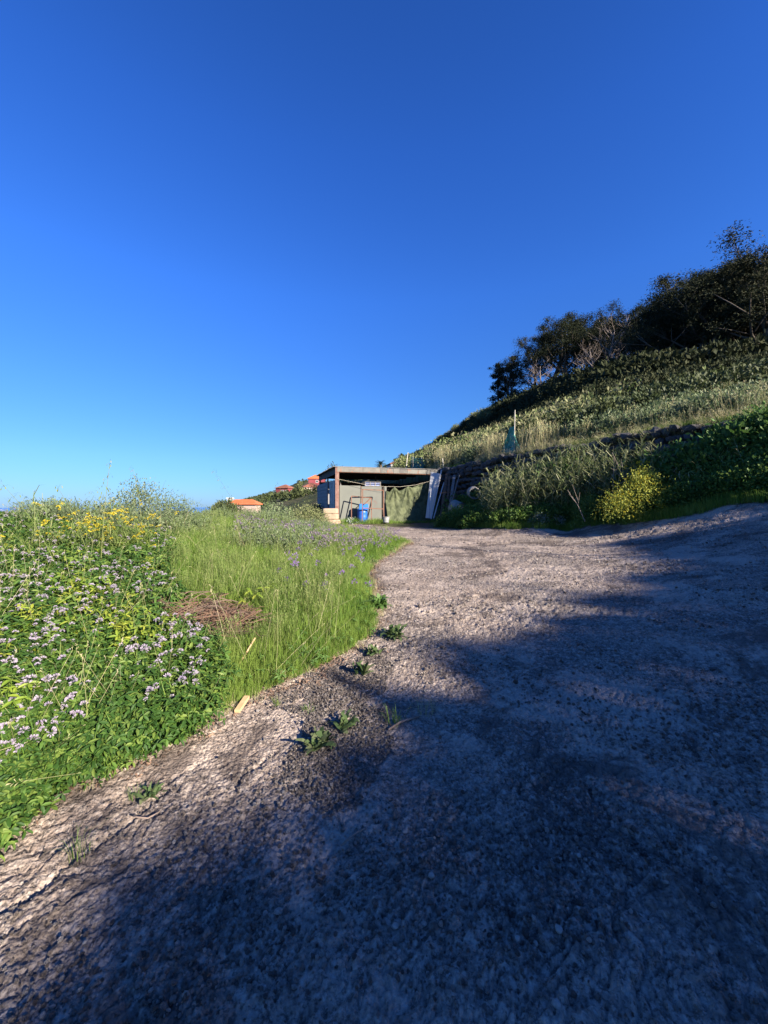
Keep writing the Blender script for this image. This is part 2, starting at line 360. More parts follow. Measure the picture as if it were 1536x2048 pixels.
# ---------------------------------------------------------------- shed
M_rust = simple('rusty_steel', (.10, .045, .028), (.17, .085, .055), 9, .8, .003, spot=(.05, .03, .025))
M_redpost = simple('weathered_red_post', (.12, .055, .04), (.20, .13, .11), 5, .8, .003, spot=(.12, .05, .04), spotscale=4)
M_roof = simple('fibre_cement_roof', (.10, .10, .095), (.17, .165, .155), 2.5, .9, .004, spot=(.07, .07, .065))
M_fascia = simple('weathered_painted_tin', (.15, .147, .13), (.105, .10, .09), 5, .8, .003, spot=(.19, .10, .07), spotscale=3.3, spotlo=.56)
M_fascia2 = simple('dark_weathered_tin', (.075, .075, .068), (.14, .137, .122), 6, .8, .003, spot=(.09, .085, .08), spotscale=5, spotlo=.52)
M_panel = simple('grey_green_board', (.118, .126, .110), (.098, .106, .092), 1.6, .75, .001, spot=(.10, .095, .085), spotscale=4.5, spotlo=.66)
M_panel2 = simple('grey_green_peeling_board', (.115, .12, .106), (.09, .096, .085), 1.6, .75, .001, spot=(.12, .075, .06), spotscale=3.2, spotlo=.60)
M_block = simple('old_block_wall', (.17, .17, .17), (.24, .235, .23), 3, .9, .006, spot=(.11, .11, .12))
M_tin = simple('dull_metal_sheet', (.20, .21, .22), (.28, .29, .30), 1.2, .6, .002, .2, spot=(.14, .10, .08))
M_dark = simple('dark_timber_and_shade', (.05, .042, .035), (.08, .065, .052), 5, .85, .003)
M_blue = simple('blue_plastic', (.012, .085, .36), (.014, .10, .40), 3, .42, .0006, spec=.4, spot=(.05, .11, .26), spotscale=6, spotlo=.66)
M_bluelid = simple('pale_blue_plastic', (.016, .13, .42), (.016, .12, .40), 3, .4, .0006)
M_white = simple('chalky_white_paint', (.42, .43, .43), (.36, .37, .37), 2.5, .7, .001, spot=(.38, .36, .33), spotscale=3, spotlo=.64)
M_batten = simple('pale_grey_batten', (.36, .37, .38), (.28, .29, .30), 5, .8, .001)
M_brown = simple('old_brown_plank', (.075, .045, .032), (.12, .08, .057), 7, .85, .003)
M_greyplank = simple('weathered_plank', (.17, .165, .165), (.11, .105, .105), 7, .85, .003, spot=(.45, .46, .48), spotscale=5, spotlo=.6)
M_tan = simple('tan_stone_block', (.34, .265, .185), (.28, .21, .145), 5, .9, .012, spot=(.36, .27, .19), spotscale=6, spotlo=.6)
M_conc = simple('pipe_concrete', (.26, .245, .215), (.18, .17, .155), 5, .9, .004, spot=(.14, .12, .10))
M_galv = simple('pale_bucket_metal', (.30, .31, .31), (.22, .23, .23), 6, .5, .001, .3)
M_rope = simple('pale_rope', (.50, .46, .36), (.40, .36, .28), 20, .9, .001)
M_wood = simple('fresh_cut_wood', (.50, .36, .20), (.40, .27, .14), 14, .7, .002)
M_pole = simple('pale_pole', (.50, .47, .40), (.36, .34, .29), 8, .7, .001)
M_basalt = simple('basalt_stone', (.045, .045, .048), (.085, .083, .084), 5, .9, .02, spot=(.14, .135, .12), spotscale=4, spotlo=.66)

GZ = .60; RZ = math.atan2(.306, .952)
shed = empty('open_shed', (-2.4, 19.6, GZ), RZ, 'low open fronted shed of tin, boards and posts beside the stone terrace wall', 'shed')
SW, SD, ST = 5.64, 6.3, 2.89
def corrugated(w, d, pitch, amp, thick, n_per=6):
    """sheet whose waves run along y; w across the waves"""
    n = int(w / pitch * n_per); xs = [w * i / n for i in range(n + 1)]; m = MB()
    vs_ = []; fs = []
    for zz in (0, thick):
        for x in xs:
            z = amp * math.sin(2 * math.pi * x / pitch) + zz
            vs_ += [(x, 0, z), (x, d, z)]
    N = 2 * (n + 1)
    for i in range(n):
        a = 2 * i; fs.append((a, a + 2, a + 3, a + 1)); fs.append((N + a, N + a + 1, N + a + 3, N + a + 2))
        fs.append((a, N + a, N + a + 2, a + 2)); fs.append((a + 1, a + 3, N + a + 3, N + a + 1))
    fs.append((0, 1, N + 1, N)); fs.append((2 * n, N + 2 * n, N + 2 * n + 1, 2 * n + 1))
    return m.add(vs_, fs)
# roof sheets: waves run along the front, so their ends show as teeth along the left edge
prev = None
for i in range(7):
    m = corrugated(.92, 2.98, .148, .028, .008)
    for j in range(2):
        me = m.mesh('roof_sheet', M_roof)
        o = bpy.data.objects.new('roof_sheet', me); link(o, shed)
        # sheet's own x runs along the shed's depth, own y along its width
        o.rotation_euler = (0, 0, R(90)); o.location = (2.78 + j * 2.95, -.06 + i * .90, ST + .005 + (.012 if i % 2 else 0) + j * .013)
# fascia pieces along the front
x = 0
i = 0
while x < SW - .02:
    w = min(random.choice([.36, .44, .5, .62]), SW + .03 - x)
    if i in (0,): w = 1.35
    if i in (1,): w = .95
    m = MB(); m.box((x + w / 2, -.085 - .004 * (i % 2), ST - .125), (w - .012, .012, .23 + random.uniform(-.015, .012)))
    m.build('fascia_board', (M_fascia if i % 3 != 2 else M_fascia2), shed); x += w; i += 1
mb = MB(); mb.box((SW / 2, -.015, ST - .19), (SW + .02, .1, .16)); mb.build('front_beam', M_rust, shed)
mb = MB(); mb.box((.06, SD / 2, ST - .14), (.08, SD - .1, .16)); mb.build('side_beam', M_dark, shed)
mb = MB(); mb.box((.0, SD / 2 + .02, ST - .165), (.02, SD - .1, .34)); mb.build('side_skirt', M_dark, shed)
for k, y in enumerate((1.6, 3.2, 4.8, 6.15)):
    mb = MB(); mb.box((SW / 2, y, ST - .115), (SW, .06, .13)); mb.build('rafter', M_dark, shed)
mb = MB(); mb.box((.0, -.03, (ST - .03) / 2), (.19, .10, ST - .03)); mb.box((.0, -.084, (ST - .03) / 2), (.05, .008, ST - .06)); mb.build('post', M_redpost, shed)
for (x, y, m_) in ((2.55, 1.6, M_dark), (SW - .05, .0, M_rust), (.05, 6.0, M_dark), (2.8, 6.0, M_dark), (SW - .1, 6.0, M_dark), (.05, 3.1, M_dark)):
    mb = MB(); mb.box((x, y, (ST - .25) / 2), (.07, .07, ST - .25)); mb.build('post', m_, shed)
# left side: block wall at the back, tin sheet near the front post
mb = MB(); mb.box((-.04, 4.1, 1.13), (.16, 4.0, 2.26)); wl = mb.build('side_wall', M_block, shed)
blk = MB().box((0, 0, 0), (.03, .385, .185)).mesh('block', M_block)
for r_ in range(11):
    for c_ in range(10):
        o = bpy.data.objects.new('block', blk); link(o, wl); o.location = (-.125 - random.uniform(0, .006), 2.25 + c_ * .4 + (.0 if r_ % 2 else .18), .12 + r_ * .2); o.scale = (1, 1 if not (c_ == 9 and r_ % 2 == 0) else .5, 1)
mb = MB()
for k in range(7): mb.box((-.04 - .012 * (k % 2), .22 + k * .27, 1.14), (.02, .275, 2.2 + .01 * (k % 3)))
mb.build('tin_sheet', M_tin, shed)
mb = MB(); mb.box((SW / 2, SD - .15, 1.25), (SW, .15, 2.45)); mb.build('back_wall', M_dark, shed)  # block wall coloured dark to put the interior shade into it
# upper right side (towards the terrace wall)
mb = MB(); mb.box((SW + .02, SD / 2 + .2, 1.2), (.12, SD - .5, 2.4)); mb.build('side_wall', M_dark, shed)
# two big boards closing the left half of the front
mb = MB(); mb.box((.715, .12, .98), (1.115, .03, 1.96)); mb.build('front_board', M_panel, shed, bevel=.004)
mb = MB(); mb.box((1.86, .14, .97), (1.14, .03, 1.92)); mb.build('front_board', M_panel2, shed, bevel=.004)
mb = MB(); mb.bar((1.29, .09, 0), (1.30, .09, 1.93), .03); mb.build('cover_strip', M_rust, shed)
mb = MB(); mb.add([(.20, .12, 1.96), (.26, .12, 1.96), (.20, .12, 2.12), (.20, .14, 1.96), (.26, .14, 1.96), (.20, .14, 2.12)], [(0, 1, 2), (3, 5, 4), (0, 3, 4, 1), (1, 4, 5, 2), (2, 5, 3, 0)]); mb.build('board_corner', M_greyplank, shed)
mb = MB(); mb.box((2.50, .10, .95), (.05, .05, 1.9)); mb.build('jamb', M_dark, shed)
mb = MB(); mb.box((2.62, .06, .97), (.12, .02, 1.92)); mb.build('jamb', M_panel, shed)
def SH(s, t_, z): return Vector((-2.4 + .952 * s - .306 * t_, 19.6 + .306 * s + .952 * t_, GZ + z))

# crate on the top of the boards
cr = empty('crate', SH(1.98, .35, 1.95), RZ, 'small weathered crate resting on top of the grey boards', 'crate')
for (x, z, w, h, m_) in ((0, .02, .86, .04, M_greyplank), (0, .13, .86, .045, M_greyplank), (0, .22, .86, .03, M_greyplank)):
    mb = MB(); mb.box((x, -.12, z), (w, .02, h)); mb.build('slat', m_, cr)
for x in (-.42, -.14, .14, .42): MB().box((x, -.1, .12), (.04, .02, .24)).build('upright', M_greyplank, cr)
mb = MB(); mb.box((0, .05, .1), (.8, .24, .18)); mb.build('liner', M_blue, cr)

# rope sagging across the opening
pts = [P(675, 958, 19.5), P(700, 963, 19.6), P(735, 970, 19.8), P(770, 973, 19.95), P(800, 973.5, 20.1), P(830, 970, 20.4), P(862, 962, 20.8)]
mb = MB(); mb.tube(pts, .006, 5); o = mb.build('rope', M_rope); tag(o, 'pale rope sagging across the shed opening from the red post', 'rope')

# camouflage tarp
def tarp():
    ns, nz = 110, 60; vv = []
    def top(s):
        peaks = [(2.62, 1.72), (2.82, 1.64), (3.10, 1.93), (3.36, 1.72), (3.64, 1.80), (3.84, 1.97), (4.1, 1.90), (4.4, 2.0), (4.75, 2.12), (5.1, 2.3), (5.4, 2.42), (5.62, 2.43)]
        return float(np.interp(s, [p[0] for p in peaks], [p[1] for p in peaks]))
    for i in range(ns + 1):
        s = 2.62 + 3.0 * i / ns
        tz = top(s)
        for j in range(nz + 1):
            v = j / nz; z = tz * (1 - v) + .02 * v
            pk = [3.10, 3.84]
            fold = 0
            for q in pk:
                th_ = math.atan2(s - q, v * .9 + .05); fold += .06 * math.cos(th_ * 7 + q) * math.exp(-((s - q) ** 2 + v * v) * 1.1) * (1 - math.exp(-v * 14))
            for q in pk: fold += .02 * math.cos((s - q) * (17 - 9 * v) + 1.5 * float(noise2(s * 2, v * 3))) * math.exp(-abs(s - q) * (6 - 3.5 * v)) * (1 - .5 * v)
            fold += .09 * float(noise2(s * 1.9 + v * 1.1, v * 1.5)) + .035 * float(noise2(s * 4.5 + v * 3.2, v * 4.6 + 4)) + .016 * float(noise2(s * 9 - v * 5, v * 9 + 4)) + .010 * float(noise2(s * 24, v * 9))
            y = -.02 - fold - .35 * v * v - .25 * max(0, s - 4.2) * v * v
            sx = s + .03 * float(noise2(s * 4, v * 5 + 9)) - .12 * v * math.sin((s - 2.6) * 1.1)
            vv.append((sx, y, z))
    f = [(i * (nz + 1) + j, i * (nz + 1) + j + 1, (i + 1) * (nz + 1) + j + 1, (i + 1) * (nz + 1) + j) for i in range(ns) for j in range(nz)]
    return vv, f
t = NT('green_tarp'); c = t.mix(t.ramp(t.noise(5, 5, .6), [(.35, 0.0), (.6, 1.0)]), (.058, .070, .034), (.085, .098, .052))
c = t.mix(t.ramp(t.noise(3.2, 3, .6), [(.5, 0.0), (.58, .8)]), c, (.045, .056, .028))
c = t.mix(t.ramp(t.noise(14, 4, .6), [(.62, 0.0), (.68, .6)]), c, (.12, .13, .09))
M_tarp = t.done(t.bsdf(c, .75, t.bump(t.noise(40, 4), .01), .2))
tv, tf = tarp(); me = mesh_np('tarp', tv, tf, [M_tarp], True); o = bpy.data.objects.new('tarp', me); link(o)
o.location = (-2.4, 19.6, GZ); o.rotation_euler = (0, 0, RZ); tag(o, 'crumpled green camouflage tarp hung over the right half of the shed front', 'tarp')
sol = o.modifiers.new('solid', 'SOLIDIFY'); sol.thickness = .006

# barrel
b = empty('barrel', (SH(1.22, -.5, 0)), 0, 'blue plastic barrel standing in front of the grey boards', 'barrel')
mb = MB(); mb.lathe([(0, .0), (.24, .0), (.262, .03), (.268, .3), (.275, .34), (.268, .38), (.262, .54), (.27, .57), (.262, .60), (.255, .70)], 28); mb.build('body', M_blue, b, True)
mb = MB(); mb.lathe([(.255, .68), (.282, .68), (.285, .71), (.282, .735), (.262, .74), (.262, .70)], 28); mb.build('rim', M_bluelid, b, True)
mb = MB(); mb.lathe([(.25, .5), (.25, .68), (.0, .70)], 24); mb.build('inside', M_dark, b, True)
tk = empty('water_tub', SH(1.27, -.5, .74), R(8), 'angular pale blue tub set upside down on the blue barrel', 'tub')
mb = MB(); mb.add([(-.24, -.16, 0), (.24, -.16, 0), (.24, .16, 0), (-.24, .16, 0), (-.22, -.14, .27), (.23, -.14, .26), (.23, .14, .27), (-.22, .14, .27)], [(0, 1, 5, 4), (1, 2, 6, 5), (2, 3, 7, 6), (3, 0, 4, 7), (4, 5, 6, 7), (0, 3, 2, 1)])
mb.build('body', M_bluelid, tk, bevel=.02)
mb = MB(); mb.box((0, 0, .015), (.52, .36, .03)); mb.build('rim', M_blue, tk, bevel=.008)

# two welded frames
def frame(name, label, A_, B_, C_, D_, bars, w=.04):
    o = empty(name, (A_ + B_) / 2, 0, label, 'steel frame'); inv = Vector(o.location)
    L = [('upright', A_, D_), ('upright', B_, C_), ('top_rail', D_, C_)] + bars
    for n_, p, q in L:
        m = MB(); m.bar(p - inv, q - inv, w, w); m.build(n_, M_rust, o)
    return o
A_, B_, C_, D_ = P(703, 1040, 19.0), P(743, 1040, 19.05), P(743, 996, 19.5), P(703, 992, 19.4)
frame('low_frame', 'low rusty steel frame leaning round the blue barrel', A_, B_, C_, D_, [('brace', P(742, 996, 19.47), P(728, 1009, 19.3))])
A_, B_, C_, D_ = P(724.5, 1042, 18.8), P(768, 1042, 19.2), P(767, 980.5, 19.75), P(725.5, 979, 19.3)
frame('tall_frame', 'taller rusty steel frame with a cross rail beside the tarp', A_, B_, C_, D_, [('cross_rail', P(725, 1016, 19.0), P(768, 1018, 19.4))])

# block stack
def rough_block(name, w, d, h, seed, amp=.02):
    n = 7; m = MB(); r_ = random.Random(seed)
    import bmesh
    bm = bmesh.new(); bmesh.ops.create_cube(bm, size=1); bmesh.ops.subdivide_edges(bm, edges=bm.edges[:], cuts=5, use_grid_fill=True)
    for v in bm.verts:
        c = v.co.copy(); q = Vector((max(-.5, min(.5, c.x)), c.y, c.z))
        # round the edges
        e = Vector([math.copysign(abs(t_) ** 1.0, t_) for t_ in q]); k = (abs(c.x) ** 8 + abs(c.y) ** 8 + abs(c.z) ** 8) ** (1 / 8)
        e = e * (.5 / max(k, 1e-6)) * (1 if k > .49 else k / .5)
        v.co = Vector((e.x * w, e.y * d, e.z * h)) + Vector([amp * float(noise2(c.x * 4 + seed * 3 + a * 11, c.y * 4 + c.z * 5 + a)) for a in range(3)])
    me = bpy.data.meshes.new(name); bm.to_mesh(me); bm.free(); me.polygons.foreach_set('use_smooth', [True] * len(me.polygons)); return me
bx, by = (662 - 768) / F * 18.6, 18.6
bz = Hs(bx, by) - .04
for i, (w, d, h, lab, amp) in enumerate(((.84, .5, .28, 'crumbling bottom block of the tan stone stack by the red post', .06), (.70, .42, .27, 'middle block of the tan stone stack by the red post', .035), (.74, .44, .27, 'smooth top block of the tan stone stack by the red post', .012))):
    me = rough_block('stone_block', w, d, h, i + 1, amp); me.materials.append(M_tan); o = bpy.data.objects.new('stone_block', me); link(o)
    o.location = (bx + (.03, .02, -.02)[i], by, bz + .14 + i * .272); o.rotation_euler = (0, 0, (.1, -.06, .03)[i]); tag(o, lab, 'stone block', 'tan blocks stacked by the shed post')

# bucket
bk = empty('bucket', P(772, 1046, 19.0), 0, 'small pale ribbed bucket at the foot of the tarp', 'bucket')
mb = MB(); mb.lathe([(0, 0), (.14, 0), (.145, .05), (.155, .06), (.15, .07), (.155, .13), (.165, .14), (.16, .15), (.165, .21), (.175, .22), (.17, .23), (.178, .29), (.188, .30), (.185, .31), (.165, .29), (.13, .02), (0, .02)], 24); mb.build('body', M_galv, bk, True)
mb = MB(); mb.tube([(.18 * math.cos(a), .02, .28 - .12 * math.sin(a)) for a in np.linspace(0, math.pi, 9)], .006, 5); mb.build('handle', M_rust, bk)

# things leaning by the terrace wall
def slab(name, quad, thick, m_, label, cat, group=None):
    """quad: four corners; thickened away from the viewer along its own normal"""
    a, b_, c_, d_ = quad; nrm = (b_ - a).cross(d_ - a).normalized()
    if nrm.y < 0: nrm = -nrm
    o0 = (a + b_) / 2; m = MB(); q = [v - o0 for v in quad]; q2 = [v + nrm * thick for v in q]
    m.add(q + q2, [(0, 1, 2, 3), (7, 6, 5, 4), (0, 4, 5, 1), (1, 5, 6, 2), (2, 6, 7, 3), (3, 7, 4, 0)])
    o = m.build(name, m_); o.location = o0; return tag(o, label, cat, group)
slab('white_panel', (P(851, 1036, 19.9), P(861, 1036, 19.7), P(879, 947, 20.6), P(862, 944, 20.9)), .03, M_white, 'wide white panel leaning against the right end of the shed', 'panel')
def plank(p0, p1, w, th_, m_, label, name='plank', cat='plank'):
    m = MB(); mid = (p0 + p1) / 2; m.bar(p0 - mid, p1 - mid, w, th_); o = m.build(name, m_); o.location = mid; return tag(o, label, cat, 'planks and poles leaning on the terrace wall')
plank(P(862, 1038, 19.4), P(883, 940, 20.5), .07, .03, M_batten, 'long pale batten leaning just right of the white panel', 'batten', 'batten')
plank(P(867, 1037, 19.2), P(888, 965, 20.2), .05, .03, M_batten, 'shorter pale batten crossing the foot of the long one', 'batten', 'batten')
plank(P(858, 1037, 19.5), P(862, 976, 20.1), .04, .03, M_batten, 'thin white batten leaning in front of the white panel', 'batten', 'batten')
plank(P(882, 1034, 19.3), P(894, 947, 20.3), .15, .03, M_brown, 'wide dark brown plank leaning behind the pale battens')
plank(P(893, 1030, 19.0), P(899, 952, 20.0), .11, .03, M_brown, 'reddish brown plank leaning in the middle of the row')
plank(P(898, 1024, 18.9), P(909, 950, 19.7), .13, .03, M_greyplank, 'grey plank with white flaking paint leaning on dark stones')
plank(P(904, 1026, 18.7), P(914, 960, 19.5), .06, .03, M_brown, 'narrow dark plank beside the flaking grey one')
plank(P(895, 1034, 18.5), P(919, 950, 19.2), .035, .035, M_greyplank, 'thin grey pole leaning at the right end of the planks', 'pole', 'pole')
plank(P(880, 986, 19.3), P(905, 984, 18.9), .05, .02, M_brown, 'short brown crosspiece fixed over the leaning planks', 'crosspiece', 'plank')
# pipes
def pipe(loc, rx, rz, r1, r2, L, label):
    m = MB(); m.lathe([(r2, 0), (r1, 0), (r1, L), (r2, L), (r2, 0)], 28); o = m.build('concrete_pipe', M_conc, None, True)
    o.location = loc; o.rotation_euler = (rx, 0, rz); return tag(o, label, 'pipe', 'concrete pipes lying at the foot of the wall')
pipe(P(950, 987, 16.9), R(-80), R(-2), .27, .225, .5, 'open round concrete pipe facing out above the weeds')
pipe(P(922, 1020, 17.6), R(-72), R(38), .34, .30, .5, 'larger concrete pipe half sunk in weeds below the stone wall')
# poles by the shed corner
for p0, p1, r_, lab in ((P(888, 942, 21.6), P(885, 917, 21.7), .02, 'pale wooden pole upright at the shed corner on the wall'), (P(812, 938, 27.5), P(816, 905, 27.6), .025, 'thin dark pole rising behind the shed roof')):
    m = MB(); m.tube([p0 - p0, p1 - p0], r_, 6); o = m.build('pole', M_pole); o.location = p0; tag(o, lab, 'pole')

# ---------------------------------------------------------------- dry stone terrace wall
stones = []
import bmesh
for k in range(10):
    bm = bmesh.new(); bmesh.ops.create_icosphere(bm, subdivisions=1, radius=.5); sd = random.Random(k)
    for v in bm.verts:
        c = v.co; mx = max(abs(c.x), abs(c.y), abs(c.z)); c *= (.5 / mx) * .3 + .7; v.co = Vector([q_ * sd.uniform(.78, 1.14) for q_ in c])
    me = bpy.data.meshes.new('stone'); bm.to_mesh(me); bm.free(); me.materials.append(M_basalt); stones.append(me)
wall = empty('stone_wall', (3.3, 21.4, .7), 0, 'dark dry stone terrace wall running from the shed up to the right', 'stone wall')
W0 = Vector((3.3, 21.4)); W1 = Vector((9.6, 10.1)); WL = (W1 - W0).length; wd = (W1 - W0) / WL; wn_ = Vector((-wd.y, wd.x)); 
if wn_.dot(Vector((-1, -1))) < 0: wn_ = -wn_
wang = math.atan2(wd.y, wd.x); cnt = 0; restV = []; restF = []
ssum = []
s = -.3
cols = []
while s < WL + 3:
    w = random.uniform(.26, .46); cols.append((s, w)); s += w * .92
items = []
for rowi in range(12):
    s = -.4 + random.uniform(0, .2)
    while s < WL + 2.6:
        w = random.choice([.18, .26, .34, .44, .6]) * random.uniform(.85, 1.15); p = W0 + wd * (s + w / 2)
        top = float(upp(np.array([p.x - wn_.x * .5]), np.array([p.y - wn_.y * .5]))[0]) + .02; bot = float(low(np.array([p.x + wn_.x * .3]), np.array([p.y + wn_.y * .3]))[0]) - .25
        h = .27; z = top - .16 - rowi * .25 + .16 * float(noise2(s * .8, rowi * 3.7)) + random.uniform(-.04, .04)
        if z > bot: items.append((s + w / 2, p, w, z, h * random.uniform(.75, 1.45)))
        s += w * .93
items.sort(key=lambda q: (Vector((q[1].x, q[1].y, 0)).length))
# those not hidden by plants: show largest
vis = sorted(items, key=lambda q: (0 if (q[3] > 2.6 or q[0] < 5) else 1, Vector((q[1].x, q[1].y)).length))
for n_, (s, p, w, z, h) in enumerate(vis):
    me = random.choice(stones); off = random.uniform(-.04, .10)
    loc = Vector((p.x + wn_.x * off, p.y + wn_.y * off, z)) - Vector(wall.location)
    rot = Euler((random.uniform(-.3, .3), random.uniform(-.3, .3), wang + random.uniform(-.1, .1))); scl = Vector((w * 1.08, .42, h * 1.05))
    if n_ < 300:
        o = bpy.data.objects.new('stone', me); link(o, wall); o.location = loc; o.rotation_euler = rot; o.scale = scl
    else:
        M_ = Matrix.LocRotScale(loc, rot, scl); b0 = len(restV)
        restV += [M_ @ v.co for v in me.vertices]; restF += [tuple(b0 + i for i in pl.vertices) for pl in me.polygons]
if restV:
    o = bpy.data.objects.new('stones', mesh_np('stones', [tuple(v) for v in restV], restF, [M_basalt])); link(o, wall); o['kind'] = 'stuff'
# ---------------------------------------------------------------- far houses, palm, antennas
M_redwall = simple('red_render', (.15, .032, .040), (.18, .04, .05), .5, .9, .01)
M_creamwall = simple('cream_render', (.36, .27, .235), (.32, .24, .21), .5, .9, .01)
M_whitewall = simple('white_render', (.52, .52, .53), (.46, .46, .46), .5, .9, .01)
M_tile = simple('red_clay_tile', (.16, .062, .040), (.20, .092, .06), 1.2, .85, .03, spot=(.30, .09, .06), spotscale=1)
M_tileor = simple('orange_clay_tile', (.42, .13, .05), (.34, .10, .045), 1.5, .85, .03, spot=(.40, .14, .07), spotscale=1)
M_pane = simple('dark_window_glass', (.03, .035, .045), (.04, .05, .06), 1, .2, .0001, spec=.5)
M_wframe = simple('white_window_frame', (.5, .5, .5), (.45, .45, .45), 1, .6, .001)
def house(loc, rz, w, d, h, wallm, tilem, rh, label, wins, over=.5, chimney=None, extra=None):
    o = empty('house', loc, rz, label, 'house', 'houses beyond the shed')
    m = MB(); m.box((0, 0, h / 2 - 2), (w, d, h + 4)); wl_ = m.build('wall', wallm, o)
    m = MB(); a = w / 2 + over; b_ = d / 2 + over; r_ = min(a, b_); 
    if a >= b_: rid = [(-a + b_ * .9, 0, h + rh), (a - b_ * .9, 0, h + rh)]
    else: rid = [(0, -b_ + a * .9, h + rh), (0, b_ - a * .9, h + rh)]
    vs_ = [(-a, -b_, h), (a, -b_, h), (a, b_, h), (-a, b_, h)] + rid + [(-a, -b_, h - .18), (a, -b_, h - .18), (a, b_, h - .18), (-a, b_, h - .18)]
    if a >= b_: fs = [(0, 1, 5, 4), (1, 2, 5), (2, 3, 4, 5), (3, 0, 4)]
    else: fs = [(0, 1, 4), (1, 2, 5, 4), (2, 3, 5), (3, 0, 4, 5)]
    fs += [(0, 6, 7, 1), (1, 7, 8, 2), (2, 8, 9, 3), (3, 9, 6, 0), (9, 8, 7, 6)]
    m.add(vs_, fs); rf = m.build('roof', tilem, o)
    # tile courses
    m = MB()
    for k in range(1, 7):
        f_ = k / 7; z = h + rh * f_ * .98 + .03
        if a >= b_: m.box((0, -b_ * (1 - f_), z), (2 * (a - b_ * .9 * f_) - .1, .12, .06))
        else: m.box((0, -b_ + a * .9 * f_, z), (2 * a * (1 - f_), .12, .06))
    m.build('tile_courses', tilem, rf)
    if chimney:
        m = MB(); m.box((chimney[0], chimney[1], h + chimney[2] / 2), (.8, .8, chimney[2])); m.box((chimney[0], chimney[1], h + chimney[2] + .08), (1.1, 1.1, .16)); m.build('chimney', M_whitewall, rf)
    for (side, u, z, ww, wh) in wins:
        if side == 'f': c = (u, -d / 2 - .03, z); dm = (ww, .1, wh); dp = (ww - .25, .12, wh - .25)
        else: c = (w / 2 + .03 if side == 'r' else -w / 2 - .03, u, z); dm = (.1, ww, wh); dp = (.12, ww - .25, wh - .25)
        m = MB(); m.box(c, dm); wf = m.build('window', M_wframe, o)
        m = MB(); m.box(c, dp); m.build('pane', M_pane, wf)
    return o
def hp(px, py, Y): v = P(px, py, Y); return Vector((v.x, v.y, v.z))
# red house: px 554-588, wall 974-992
house(hp(571, 994, 200), R(-18), 7.2, 7, 4.6, M_redwall, M_tile, 1.9, 'red walled house with clay roof left of the cream one', [('f', 0.3, 2.9, 1.7, 1.1), ('f', 2.6, 2.6, 1.2, 1.5), ('r', 0, 2.9, 1.8, 1.4)])
# cream house: px 594-640
house(hp(621, 996, 150), R(28), 7.6, 9, 4.2, M_creamwall, M_tile, 1.7, 'cream walled house with brown tile roof behind the shed', [('f', 1.8, 2.2, 1.8, 1.3), ('f', -1.6, 2.2, 1.2, 1.2), ('l', 0, 2.2, 1.4, 1.2)])
house(hp(634, 972, 185), R(10), 8, 7, 3.4, M_redwall, M_tileor, 2.0, 'red house highest on the slope touching the shed roof', [('f', 0, 2, 1.2, 1.2)])
house(hp(488, 1012, 75), R(-4), 5.6, 2.4, .45, M_creamwall, M_tileor, .85, 'low house showing only its orange tile roof above the grass', [], .35, (-2.6, -.4, 1.0))
house(hp(800, 942, 120), R(12), 7.2, 6, 2.0, M_whitewall, M_tile, 1.4, 'white house with red roof just above the shed roof', [], .4, (1.4, 0, 2.1))
house(hp(838, 946, 105), R(12), 7.0, 6, 2.0, M_creamwall, M_tile, 1.3, 'low red tiled house behind the teal net fence', [], .4)
house(hp(787, 966, 100), R(0), 4.5, 4, 1.0, M_whitewall, M_tile, .7, 'pale house seen through the gap at the back of the shed', [], .3)
m = MB(); p0 = hp(800, 922, 119)
m.tube([(0, 0, 0), (0, 0, 2.2)], .05, 5); m.bar((-.7, 0, 2.1), (.7, 0, 2.2), .05); m.bar((-.4, 0, 1.8), (.4, 0, 1.9), .04); 
for q in (-.5, -.2, .1, .4): m.bar((q, -.3, 2.15), (q, .3, 2.15), .03)
o = m.build('aerial', M_rust); o.location = p0; tag(o, 'thin television aerial above the white house roof', 'aerial')

M_palm = foliage('palm_leaf', [(.02, .035, .015), (.035, .055, .02), (.05, .07, .03)], .15)
M_bark = simple('grey_bark', (.07, .06, .05), (.13, .11, .09), 6, .95, .02)
M_barkpale = simple('pale_bark', (.17, .14, .12), (.24, .20, .17), 5, .95, .01)
def palm(base, ht, R_, nf, label):
    o = empty('palm_tree', base, 0, label, 'palm tree'); m = MB()
    m.tube([(0, 0, -1), (0, 0, ht * .5), (0.05, 0, ht)], [.35, .3, .35], 8); m.build('trunk', M_bark, o)
    V_ = []; F_ = []
    for k in range(nf):
        az = random.uniform(0, 2 * math.pi); el = random.uniform(-.3, 1.35); L = R_ * random.uniform(.8, 1.05)
        pts = []
        for i in range(8):
            t_ = i / 7; e = el - 1.1 * t_ ** 1.5; 
            pts.append(Vector((math.cos(az) * math.cos(e), math.sin(az) * math.cos(e), math.sin(e))) * (L / 7) if i else Vector((0, 0, ht)))
        for i in range(1, 8): pts[i] = pts[i - 1] + pts[i]
        side = Vector((-math.sin(az), math.cos(az), 0))
        for i in range(1, 8):
            for sgn in (-1, 1):
                for q in range(2):
                    b0 = pts[i - 1].lerp(pts[i], q * .5); tip = b0 + side * sgn * L * .20 * math.sin(math.pi * (i + q * .5) / 8.3) + (pts[i] - pts[i - 1]) * .9 - Vector((0, 0, L * .05)); n = len(V_)
                    V_ += [b0, b0 + (pts[i] - pts[i - 1]) * .3, tip]; F_.append((n, n + 1, n + 2))
    oo = bpy.data.objects.new('crown', mesh_np('crown', [tuple(v) for v in V_], F_, [M_palm])); link(oo, o); return o
palm(hp(761, 944, 85), 1.6, 1.55, 60, 'dark palm tree poking up behind the shed roof')
